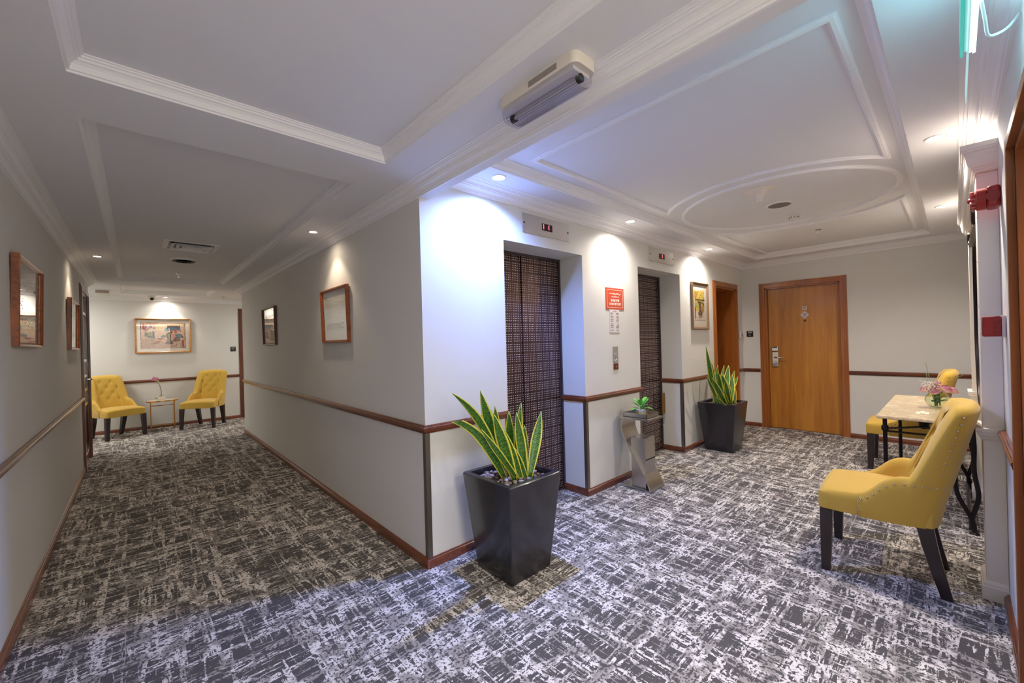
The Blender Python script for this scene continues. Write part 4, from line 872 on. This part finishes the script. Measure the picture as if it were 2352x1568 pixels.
lv2 = [LV(4.554, 1.194, .042, -.09, 0, 0), LV(4.694, 1.011, .045, -.06, .02, .03), LV(4.862, .973, .040, -.02, .05, .05), LV(5.055, .961, .034, .03, .05, .05), LV(5.190, .953, .060, .02, 0, 0), LV(5.383, .878, .045, .06, .0, 0, 0, False, .4), LV(5.50, .80, .05, .07, .02, .02), LV(4.555, .872, .030, -.08, -.02, -.02), LV(4.70, .84, .048, -.05, -.05, -.05), LV(4.86, .90, .050, -.03, -.02, -.02), LV(4.98, .86, .060, .0, -.05, -.05), LV(5.07, .80, .056, .0, -.06, -.07), LV(5.29, .83, .055, .04, -.04, -.04), LV(4.78, .62, .026, -.09, -.07, -.07), LV(5.33, .72, .030, .06, -.06, -.06)]
planter((PX, PY, 0), 0, 'square black planter with an upright snake plant, farther planter beside the narrow teak door', lv2, False)
# ------------------------------------------------------------------ ashtray stand
t = thing('ashtray_stand', 'brushed steel S-shaped ashtray stand on the carpet between the lifts', 'ashtray stand', (3.145, 1.90, 0))
SB = mat('satin_steel', (186, 182, 176), .30, 1.0, var=.08, vscale=14)
m_ = MB(); m_.box(0, .235, -.135, .135, 0, .014); m_.build('base_plate', SB, t, bevel=.002)
prof = [(.110, .600), (.122, .575), (.128, .540), (.126, .500), (.112, .455), (.090, .410), (.058, .355), (.020, .290), (-.020, .225), (-.060, .160), (-.094, .105), (-.118, .060), (-.134, .020), (-.138, .004)]
def offs(p, d):
    o = []
    for i in range(len(p)):
        a = Vector(p[max(0, i - 1)]); b = Vector(p[min(len(p) - 1, i + 1)]); q = (b - a).normalized(); o.append((p[i][0] + q.y * d, p[i][1] - q.x * d))
    return o
pin = offs(prof, .014); poly = prof + pin[::-1]
m_ = MB(); n_ = len(prof)
for (x0, x1) in ((0, .228),):
    vs = [(x0, a, b) for a, b in prof] + [(x0, a, b) for a, b in pin] + [(x1, a, b) for a, b in prof] + [(x1, a, b) for a, b in pin]
    fs = []
    for i in range(n_ - 1): fs += [(i, i + 1, n_ + i + 1, n_ + i), (2 * n_ + i, 3 * n_ + i, 3 * n_ + i + 1, 2 * n_ + i + 1), (i, 2 * n_ + i, 2 * n_ + i + 1, i + 1), (n_ + i, n_ + i + 1, 3 * n_ + i + 1, 3 * n_ + i)]
    fs += [(0, n_, 3 * n_, 2 * n_), (n_ - 1, 3 * n_ - 1, 4 * n_ - 1, 2 * n_ - 1)]
    m_.add(vs, fs)
m_.build('curved_ribbon', SB, t, 40)
m_ = MB(); m_.box(.030, .200, -.090, .045, .014, .440); m_.build('bin_body', SB, t, bevel=.003)
m_ = MB(); m_.box(.040, .190, -.0912, -.090, .270, .425); m_.build('bin_flap', mat('satin_steel_light', (196, 188, 176), .3, 1.0), t)
m_ = MB(); m_.box(.032, .198, -.0916, -.090, .252, .262); m_.build('flap_gap', BLACKP, t)
m_ = MB(); m_.box(-.012, .250, -.148, .130, .600, .616); m_.build('top_plate', SB, t, bevel=.002)
m_ = MB()
for a, b, c, d in ((.015, .222, -.120, -.117), (.015, .222, .102, .105), (.015, .018, -.120, .105), (.219, .222, -.120, .105)): m_.box(a, b, c, d, .616, .652)
m_.box(.015, .222, -.120, .105, .616, .619); m_.build('sand_tray', SB, t)
t = thing('small_potted_plant', 'little green leafy plant in a cream pot standing on the steel ashtray stand', 'potted plant', (3.255, 1.885, .6195))
m_ = MB(); m_.lathe([(0, 0), (.036, 0), (.041, .012), (.043, .040), (.0435, .052), (.038, .052), (.037, .044)], n=24); m_.build('pot', mat('cream_pot', (214, 204, 140), .4), t, 40)
m_ = MB(); m_.lathe([(.0438, .040), (.0450, .042), (.0450, .053), (.040, .054), (.038, .050)], n=24); m_.build('pot_rim', mat('pot_rim_grey', (196, 200, 206), .3), t, 40)
m_ = MB(); m_.lathe([(0, .046), (.038, .046), (.038, .042), (0, .042)], n=18); m_.build('soil', SOIL, t)
GLF = mat('bright_leaf', (96, 176, 66), .38, var=.25, vscale=18)
def broad_leaf(t, ang, el, ln, wd, z, m=GLF, droop=.25, stem=.02, name='leaf'):
    ca, sa = math.cos(ang), math.sin(ang); rows = []; N = 7
    for i in range(N + 1):
        s_ = i / N; r = stem + ln * s_ * math.cos(el); zz = z + ln * s_ * math.sin(el) - droop * ln * s_ * s_; wv = wd * math.sin(PI * min(1, s_ * .94 + .05)) ** .8 * .5
        rows.append([(ca * r - sa * wv * u_, sa * r + ca * wv * u_, zz + abs(u_) * wv * .45) for u_ in (-1, -.4, 0, .4, 1)])
    m_ = MB(); m_.grid(rows); o = m_.build(name, m, t, 80); md = o.modifiers.new('s', 'SOLIDIFY'); md.thickness = .0012; return o
rnd = random.Random(4)
for k, (a, el, ln, wd, z) in enumerate(((2.5, .8, .085, .042, .080), (-.6, .95, .10, .050, .090), (3.5, .75, .085, .045, .095), (.6, .6, .085, .05, .075), (-2.0, .7, .09, .048, .075), (1.6, .9, .09, .045, .10), (-1.2, .15, .085, .045, .065), (2.9, .15, .10, .04, .068), (-.1, .85, .105, .04, .105), (-2.7, 1.0, .07, .04, .105))):
    broad_leaf(t, a, el, ln, wd, z)
m_ = MB()
for a in (0, 1.5, 3, 4.5): m_.tube([(.004 * math.cos(a), .004 * math.sin(a), .044), (.010 * math.cos(a), .010 * math.sin(a), .105)], .0022, 6)
m_.build('stems', GLF, t, 60, kind='stuff')
# ------------------------------------------------------------------ yellow chairs
def fabric(name, rgb):
    m = mat(name, rgb, .8, bump=.35, bscale=900, var=.05, vscale=6, sheen=.35, spec=.25); return m
YEL = fabric('yellow_fabric', (206, 168, 72))
STUDM = mat('nickel_stud', (196, 184, 170), .25, 1.0)
def cat(pts, per):
    out = []; n = len(pts)
    for i in range(n - 1):
        p0, p1, p2, p3 = pts[max(0, i - 1)], pts[i], pts[i + 1], pts[min(n - 1, i + 2)]
        for k in range(per):
            u = k / per; out.append(tuple(.5 * (2 * b + (c - a) * u + (2 * a - 5 * b + 4 * c - d) * u * u + (3 * b - a - 3 * c + d) * u ** 3) for a, b, c, d in zip(p0, p1, p2, p3)))
    out.append(tuple(pts[-1])); return out
def chair(label, loc, rz, group):
    t = thing('tufted_chair', label, 'chair', loc, rz, group)
    # seat cushion: rounded slab with a crown
    m_ = MB(); rows = []; NU = 18; 
    def seat_w(y): return .250 - .030 * max(0, (.06 - y) / .24)
    ys = [(.288, .36, .02), (.290, .40, .0)]
    sec = []
    n = 22
    for j in range(n + 1):
        y = -.165 + .450 * j / n; e = min(1, (.285 - y) / .03); wv = seat_w(y) - .018 * (1 - min(1, e)) ** 2; zt = .440 - .020 * (1 - min(1, e)) ** 2 + .012 * math.sin(PI * min(1, (y + .165) / .45))
        ring = []
        for a, b in ((-1, .335), (-1.0, .37), (-1.0, .405), (-.985, .428), (-.94, zt - .004)): ring.append((a * wv, y, b))
        for q in (-.8, -.55, -.25, 0, .25, .55, .8): ring.append((q * wv, y, zt + .012 * (1 - q * q)))
        for a, b in ((.94, zt - .004), (.985, .428), (1.0, .405), (1.0, .37), (1, .335)): ring.append((a * wv, y, b))
        ring.append((0, y, .333)); sec.append(ring)
    m_.grid(sec, closed_u=True, cap=True); m_.build('seat', YEL, t, 50, bevel=.006)
    # wrap-around back and arms
    P_ = cat([(-.252, .115), (-.251, .06), (-.247, -.02), (-.238, -.09), (-.215, -.150), (-.160, -.182), (-.08, -.194), (0, -.197), (.08, -.194), (.160, -.182), (.215, -.150), (.238, -.09), (.247, -.02), (.251, .06), (.252, .115)], 6)
    N = len(P_); rows = []; tops = []; btn = [(0, .845 - .0)] ; buttons = [(-.07, .845), (.07, .845), (-.14, .755), (0, .755), (.14, .755), (-.07, .665), (.07, .665), (-.14, .575), (0, .575), (.14, .575)]
    folds = []
    for (a, b) in buttons:
        for (c, d) in buttons:
            if abs(abs(a - c) - .07) < .001 and abs(b - d - .09) < .001: folds.append(((a, b), (c, d)))
    def ease(x): x = max(0, min(1, x)); return x * x * (3 - 2 * x)
    def lean(x, y, z):
        k = ease((.02 - y) / .12); return -k * .20 * max(0, z - .36) - .10 * k * max(0, z - .36) ** 2
    for i, (x, y) in enumerate(P_):
        a = Vector(P_[max(0, i - 1)]); b = Vector(P_[min(N - 1, i + 1)]); d = (b - a).normalized(); nrm = Vector((-d.y, d.x)) * -1   # outward
        if nrm.dot(Vector((x, y + .02))) < 0: nrm = -nrm
        kb = ease((-.02 - y) / .09)                        # 0 arm .. 1 back
        arm = .455 + .115 * ease((.115 - y) / .16); htop = arm * (1 - ease((-.055 - y) / .060)) + (.935 + .014 * math.cos(x * 7)) * ease((-.055 - y) / .060)
        th = .048 + .052 * kb; zin = .40; col = []
        for q in range(7): z = .333 + (htop - .045 - .333) * q / 6; col.append((x, y, z, 0.0))
        for q in range(1, 8):
            an = PI * q / 8; col.append((x, y, htop - .045 + .045 * math.sin(an), (1 - math.cos(an)) / 2 * th))
        M = 26
        for q in range(M + 1): z = htop - .045 + (zin - (htop - .045)) * q / M; col.append((x, y, z, th))
        ring = []
        for (x_, y_, z_, off) in col:
            px = x_ - nrm.x * off; py = y_ - nrm.y * off
            bul = .010 * math.sin(PI * min(1, max(0, (z_ - .33) / (htop - .33)))) if off < .001 else 0
            if off >= th - 1e-6 and kb > .6:
                dd = 0.0; dmin = 9
                for bx, bz in buttons:
                    r2 = (px - bx) ** 2 + (z_ - bz) ** 2; dd += .012 * math.exp(-r2 / .00055)
                for (a0, a1), (c0, c1) in folds:
                    vx, vz = c0 - a0, c1 - a1; tt = max(0, min(1, ((px - a0) * vx + (z_ - a1) * vz) / (vx * vx + vz * vz))); dmin = min(dmin, math.hypot(px - a0 - tt * vx, z_ - a1 - tt * vz))
                dd += .004 * math.exp(-(dmin / .012) ** 2) - .005 * kb
                px += nrm.x * dd; py += nrm.y * dd
            sc = 1 - .05 * max(0, (z_ - .45)) 
            ring.append(((px + nrm.x * bul) * sc, py + nrm.y * bul + lean(x_, y_, z_), z_))
        rows.append(ring); tops.append((x, y, htop, nrm, th))
    m_ = MB(); m_.grid(rows, closed_u=True, cap=True); m_.build('backrest', YEL, t, 60)
    for bx, bz in buttons:
        yb = -.197 + .100 + lean(bx, -.19, bz) - .010
        m_ = MB(); m_.sphere(bx * .98, yb + .002, bz, .008, .004, .008, n=8, m=5); m_.build('button', YEL, t, 80)
    # nail heads: along the arm edge, down its front and up the side of the back
    m_ = MB()
    for sgn in (-1, 1):
        pts = []
        for q in range(5): pts.append((.254, .112 - .002 * q, .345 + .022 * q))
        for q in range(12): y = .100 - .024 * q; pts.append((None, y, .455 + .115 * ease((.115 - y) / .16) - .030))
        for q in range(10): z = .60 + .032 * q; pts.append((.222, None, z))
        for (x, y, z) in pts:
            if x is None:
                best = min((p for p in P_ if p[0] > 0), key=lambda p: abs(p[1] - y)); x = best[0] + .004; y_ = y + lean(x, y, z)
            elif y is None: x, y0_ = .226, -.140; y_ = y0_ + lean(.22, -.15, z)
            else: y_ = y
            sc = 1 - .05 * max(0, z - .45); m_.sphere(sgn * (x + .004) * sc, y_, z, .0055, n=7, m=4)
    m_.build('nail_trim', STUDM, t, 80, kind='stuff')
    for sx_ in (-1, 1):
        for fr in (1, 0):
            if fr: a = (sx_ * .228, .248, .335); b = (sx_ * .240, .256, 0); r0, r1 = .028, .020
            else: a = (sx_ * .192, -.135, .335); b = (sx_ * .185, -.205, 0); r0, r1 = .031, .021
            rws = []
            for k_ in range(5):
                s_ = k_ / 4; c = [a[i] + (b[i] - a[i]) * s_ for i in range(3)]; 
                if not fr: c[1] = a[1] + (b[1] - a[1]) * s_ ** 1.2
                r = r0 + (r1 - r0) * s_; rws.append([(c[0] - r, c[1] - r, c[2]), (c[0] + r, c[1] - r, c[2]), (c[0] + r, c[1] + r, c[2]), (c[0] - r, c[1] + r, c[2])])
            m_ = MB(); m_.grid(rws, closed_u=True, cap=True); m_.build('leg', DARKWOOD, t, bevel=.002)
    return t
G = 'yellow tufted chairs with nail trim'
c1 = chair('yellow tufted chair in the right foreground, seen from its side', (3.035, .262, 0), .04, G)
for lab, loc, rz in (('yellow tufted chair beyond the marble table, only seat and back top in view', (5.38, .322, 0), .03),
                     ('left yellow tufted chair of the pair at the corridor end', (-.259, 8.79, 0), math.radians(-150)),
                     ('right yellow tufted chair of the pair at the corridor end', (.862, 8.78, 0), math.radians(148))):
    c = copy_tree(c1); c['label'] = lab; c.location = loc; c.rotation_euler = (0, 0, rz)
# ------------------------------------------------------------------ gilt side table with orchid
GB = mat('gilt_metal', (214, 160, 92), .25, 1.0)
t = thing('oval_side_table', 'small oval gilt side table with pale top between the two far chairs', 'side table', (.305, 8.99, 0))
m_ = MB(); m_.lathe([(0, .470), (.195, .470), (.200, .474), (.200, .484), (.195, .488), (0, .488)], n=40, sx=1, sy=.62); m_.build('top', mat('onyx_top', (226, 208, 186), .2, var=.2, vscale=9), t, 40)
m_ = MB(); m_.lathe([(.200, .466), (.203, .466), (.203, .486), (.200, .486)], n=40, sx=1, sy=.625); m_.build('rim', GB, t, 40)
for x, y in ((-.150, -.055), (.150, -.055), (-.150, .065), (.150, .065)):
    m_ = MB(); m_.tube([(x, y, 0), (x, y, .468)], .0065, 8); m_.build('leg', GB, t, 50)
for a, b in (((-.150, -.055, .395), (.150, .065, .395)), ((-.150, .065, .40), (.150, -.055, .40)), ((-.150, -.055, .07), (.150, .065, .07)), ((-.150, .065, .07), (.150, -.055, .07))):
    m_ = MB(); m_.tube([a, b], .004, 6); m_.build('stretcher', GB, t, 50)
t = thing('potted_orchid', 'pink orchid in a white ribbed bowl on the oval side table', 'orchid', (.292, 8.99, .488))
m_ = MB(); m_.lathe([(0, 0), (.036, 0), (.044, .012), (.055, .040), (.058, .062), (.054, .064), (.050, .056), (0, .056)], n=28); m_.build('bowl', mat('bowl_white', (232, 222, 214), .4, bump=.5, bscale=120), t, 40)
OL = mat('orchid_leaf', (96, 128, 62), .4, var=.2, vscale=20)
for a, el, ln in ((PI, .1, .09), (2.6, .3, .06), (.2, .3, .075), (3.6, .0, .08)): broad_leaf(t, a, el, ln, .030, .060, OL, .5, .0)
m_ = MB(); m_.tube([(0, 0, .05), (0, 0, .14), (-.006, 0, .20), (-.02, 0, .255), (-.045, 0, .30), (-.07, 0, .34)], .005, 7, taper=(1, .5)); m_.build('stem', mat('orchid_stem', (74, 70, 44), .6), t, 60)
PK = mat('orchid_pink', (206, 130, 160), .5, var=.25, vscale=40); CR2 = mat('orchid_bud', (222, 206, 130), .5)
for k, (x, z) in enumerate(((-.075, .345), (-.050, .365), (-.100, .350), (-.085, .375), (-.060, .335))):
    m_ = MB()
    for q in range(5):
        a = 2 * PI * q / 5 + k; m_.sphere(x + .013 * math.cos(a), -.008, z + .013 * math.sin(a), .012, .003, .007, n=6, m=4, rot=Matrix.Rotation(-a, 3, 'Y'))
    m_.build('flower', PK, t, 70)
for x, z in ((-.030, .310), (-.010, .285), (-.045, .315)): 
    m_ = MB(); m_.sphere(x, -.005, z, .007, .006, .012, n=6, m=4); m_.build('bud', CR2, t, 70)
# ------------------------------------------------------------------ console table with iron legs
t = thing('marble_console_table', 'cream marble-topped table with black iron legs between the right-hand yellow chairs', 'table', (4.45, .155, 0))
mt = bpy.data.materials.new('cream_marble'); mt.use_nodes = True; nt = mt.node_tree; P = nt.nodes['Principled BSDF']
tc = nt.nodes.new('ShaderNodeTexCoord'); n1 = nt.nodes.new('ShaderNodeTexNoise'); n1.inputs['Scale'].default_value = 7; n1.inputs['Detail'].default_value = 9; n1.inputs['Distortion'].default_value = 1.4; n1.inputs['Roughness'].default_value = .7; nt.links.new(tc.outputs['Object'], n1.inputs['Vector'])
rp = nt.nodes.new('ShaderNodeValToRGB'); e = rp.color_ramp.elements; e[0].position = .3; e[0].color = lin((208, 182, 142)); e[1].position = .62; e[1].color = lin((234, 216, 182)); e2 = rp.color_ramp.elements.new(.49); e2.color = lin((224, 202, 162)); e3 = rp.color_ramp.elements.new(.505); e3.color = lin((184, 156, 120)); e4 = rp.color_ramp.elements.new(.52); e4.color = lin((228, 206, 168))
nt.links.new(n1.outputs['Fac'], rp.inputs[0]); nt.links.new(rp.outputs[0], P.inputs['Base Color']); P.inputs['Roughness'].default_value = .18
m_ = MB(); m_.box(-.66, .66, -.228, .232, .698, .722); m_.build('table_top', mt, t, bevel=.008, seg=3)
for sx_ in (-1, 1):
    X = sx_ * .56
    m_ = MB(); m_.tube([(X, .195, 0), (X, .195, .3), (X, .195, .60), (X, .195, .697)], .0125, 10); m_.build('leg', IRON, t, 50)
    m_ = MB(); m_.lathe([(.014, .60), (.020, .605), (.020, .632), (.015, .64)], X, .195, 0, 12); m_.build('leg_collar', IRON, t, 40)
    for sgn, yb in ((1, -.215), (-1, -.140)):
        m_ = MB(); pts = cat([(X, yb, .697), (X, yb - .006 * sgn, .56), (X, yb - .004 * sgn, .40), (X, yb + (-.020 if sgn > 0 else -.005), .24), (X, -.205, .09), (X, -.215, .012)], 5); m_.tube(pts, .0125, 10); m_.build('curved_leg', IRON, t, 50)
    m_ = MB(); m_.lathe([(0, 0), (.024, 0), (.024, .006), (.014, .016), (0, .018)], X, -.215, 0, 14); m_.build('foot', IRON, t, 40)
    m_ = MB(); m_.tube([(X, -.14, .60), (X, -.05, .60), (X, .06, .60), (X, .19, .60)], .007, 6); m_.build('side_bar', IRON, t, 50)
    for y0 in (.195, -.15):
        m_ = MB(); A = Vector((X, y0, .615)); B = Vector((sx_ * .03, 0.02, .565)); m_.tube([A + (B - A) * k / 40 for k in range(41)], .0085, 4, twist=.45); m_.build('twisted_bar', IRON, t, 70)
        m_ = MB(); A = Vector((sx_ * .44, y0 * .9, .697)); B = Vector((sx_ * .02, 0.02, .600)); m_.tube([A + (B - A) * k / 40 for k in range(41)], .0075, 4, twist=.45); m_.build('twisted_brace', IRON, t, 70)
m_ = MB(); m_.lathe([(.020, .545), (.028, .552), (.030, .575), (.028, .600), (.018, .610)], 0, .02, 0, 14); m_.build('wrapped_knot', IRON, t, 40)
m_ = MB(); m_.tube([(-.56, -.20, .03), (0, -.20, .03), (.56, -.20, .03)], .010, 8); m_.build('floor_bar', IRON, t, 50)
# vase with roses
t = thing('flower_vase', 'round glass vase of pink roses and white filler flowers on the marble table', 'vase', (4.42, .100, .723))
m_ = MB(); m_.lathe([(.030, 0), (.052, .010), (.068, .035), (.070, .055), (.060, .085), (.046, .105), (.048, .115)], n=28); m_.build('glass_bowl', glassy('vase_glass', (.82, .90, .82), 1.6), t, 60)
VL = mat('rose_leaf', (72, 118, 60), .4, var=.3, vscale=25); VL2 = mat('pale_leaf', (146, 168, 106), .45, var=.2, vscale=25)
rnd = random.Random(9)
for k in range(9): broad_leaf(t, rnd.uniform(0, 6.28), rnd.uniform(.2, 1.1), rnd.uniform(.05, .075), .04, rnd.uniform(.02, .11), VL if k % 2 else VL2, .2, .0)
m_ = MB()
for k in range(8): a = rnd.uniform(0, 6.28); m_.tube([(.02 * math.cos(a), .02 * math.sin(a), .01), (.035 * math.cos(a + .5), .035 * math.sin(a + .5), .13)], .0028, 6)
m_.build('stems', VL, t, 60, kind='stuff')
RP1 = mat('rose_pink', (232, 192, 196), .5, var=.10, vscale=60); RP2 = mat('rose_edge', (216, 150, 168), .5)
def rose(x, y, z, s, tx, ty):
    m_ = MB(); R_ = Matrix.Rotation(ty, 3, 'Y') @ Matrix.Rotation(tx, 3, 'X')
    for ring, (r, h, nn) in enumerate(((.32, 1.25, 3), (.58, 1.15, 4), (.85, .98, 5))):
        for q in range(nn):
            a0 = 2 * PI * q / nn + ring * .6; rows = []
            for i in range(6):
                v = i / 5; rr = s * r * (.25 + .80 * math.sin(v * PI * .62)); zz = s * h * v
                rows.append([tuple(R_ @ Vector((rr * math.cos(a0 + da), rr * math.sin(a0 + da), zz - abs(da) * .10 * s * v))) for da in (-.8, -.4, 0, .4, .8)])
            m_.grid([[(p[0] + x, p[1] + y, p[2] + z) for p in r_] for r_ in rows], mi=0)
            m_.mi[-4:] = [1] * 4
    m_.build('rose', [RP1, RP2], t, 80)
rose(-.01, .050, .115, .038, -.7, 0); rose(-.03, -.035, .120, .040, .5, -.3); rose(.03, .01, .135, .034, 0, .2); rose(.02, -.065, .110, .036, .7, .3); rose(-.045, .01, .105, .036, -.1, -.6); rose(.0, .0, .165, .026, 0, 0)
m_ = MB()
for k in range(150):
    a = rnd.uniform(0, 6.28); r = rnd.uniform(.0, .055); m_.sphere(-.045 + r * math.cos(a) * .6, .035 + r * math.sin(a), .150 + rnd.uniform(-.03, .045), .0038, n=5, m=3)
m_.build('filler_flowers', mat('filler_white', (240, 234, 220), .6), t, 70, kind='stuff')
m_ = MB(); m_.tube([(0, .02, .12), (.0, .040, .22), (0, .058, .33)], .0018, 5); m_.build('grass_blade', VL2, t, 60)
m_ = MB(); m_.tube([(0, .02, .12), (.02, .050, .20), (.02, .062, .27)], .0018, 5); m_.build('grass_blade', VL2, t, 60)
m_ = MB(); m_.tube([(0, -.02, .13), (.02, -.07, .20), (.0, -.13, .245)], .0014, 5); m_.build('grass_blade', VL2, t, 60)
m_ = MB(); m_.box(-.05, .05, -.032, .032, 0, .004); m_.box(-.045, .045, -.012, .012, .004, .010)
tag(m_.build('table_card', mat('card_white', (246, 238, 214), .5), None, bevel=.001, loc=(4.03, .165, .7225)), 'small white card lying on the marble table before the vase', 'card')
# ------------------------------------------------------------------ unseen room added behind the right doorway to let its fill lamp light the lobby
wall('wall_added_annex', [(1.28, 1.32, -2.4, YR - .3, 0, ZT), (2.9, 2.95, -2.4, YR - .3, 0, ZT), (1.28, 2.95, -2.45, -2.4, 0, ZT)])
wall('ceiling', [(1.28, 2.95, -2.4, YR - .3, ZT - .02, ZT + .03)], CEIL)

# ------------------------------------------------------------------ finer pieces sit under the part they belong to
UNDER = {'nail_trim': 'backrest', 'button': ('backrest', 'plate'), 'card_slot': 'lock_plate', 'digit': 'display', 'lettering': 'board', 'border': 'board', 'numerals': 'plate', 'vent_slots': 'sensor_head', 'screw': ('plate', 'housing'),
         'diamond_face': 'diamond_sign', 'diamond_marks': 'diamond_sign', 'no_smoking_symbol': 'no_smoking_sticker', 'glass_window': 'case', 'pen_marks': 'case', 'side_groove': 'case', 'fin': 'horn', 'nose': 'horn', 'cable_knockout': 'base',
         'print_lines': 'sheet', 'heading': 'sheet', 'screen': 'case', 'pot_rim': 'pot', 'key_switch': 'plate', 'engraved_plate': 'plate', 'tube_holder': 'fluorescent_tube', 'rating_label': 'base', 'mount_line': 'mount', 'print': 'mount',
         'bin_flap': 'bin_body', 'flap_gap': 'bin_body', 'lens': 'ball', 'deflector': 'frame', 'crack': 'shaft'}
for root in [o for o in S.objects if o.parent is None and o.children]:
    kids = list(root.children)
    for k in kids:
        want = UNDER.get(k.name.split('.')[0])
        if want is None: continue
        if isinstance(want, str): want = (want,)
        for w_ in want:
            c = [q for q in kids if q is not k and q.name.split('.')[0] == w_]
            if c: k.parent = c[0]; break
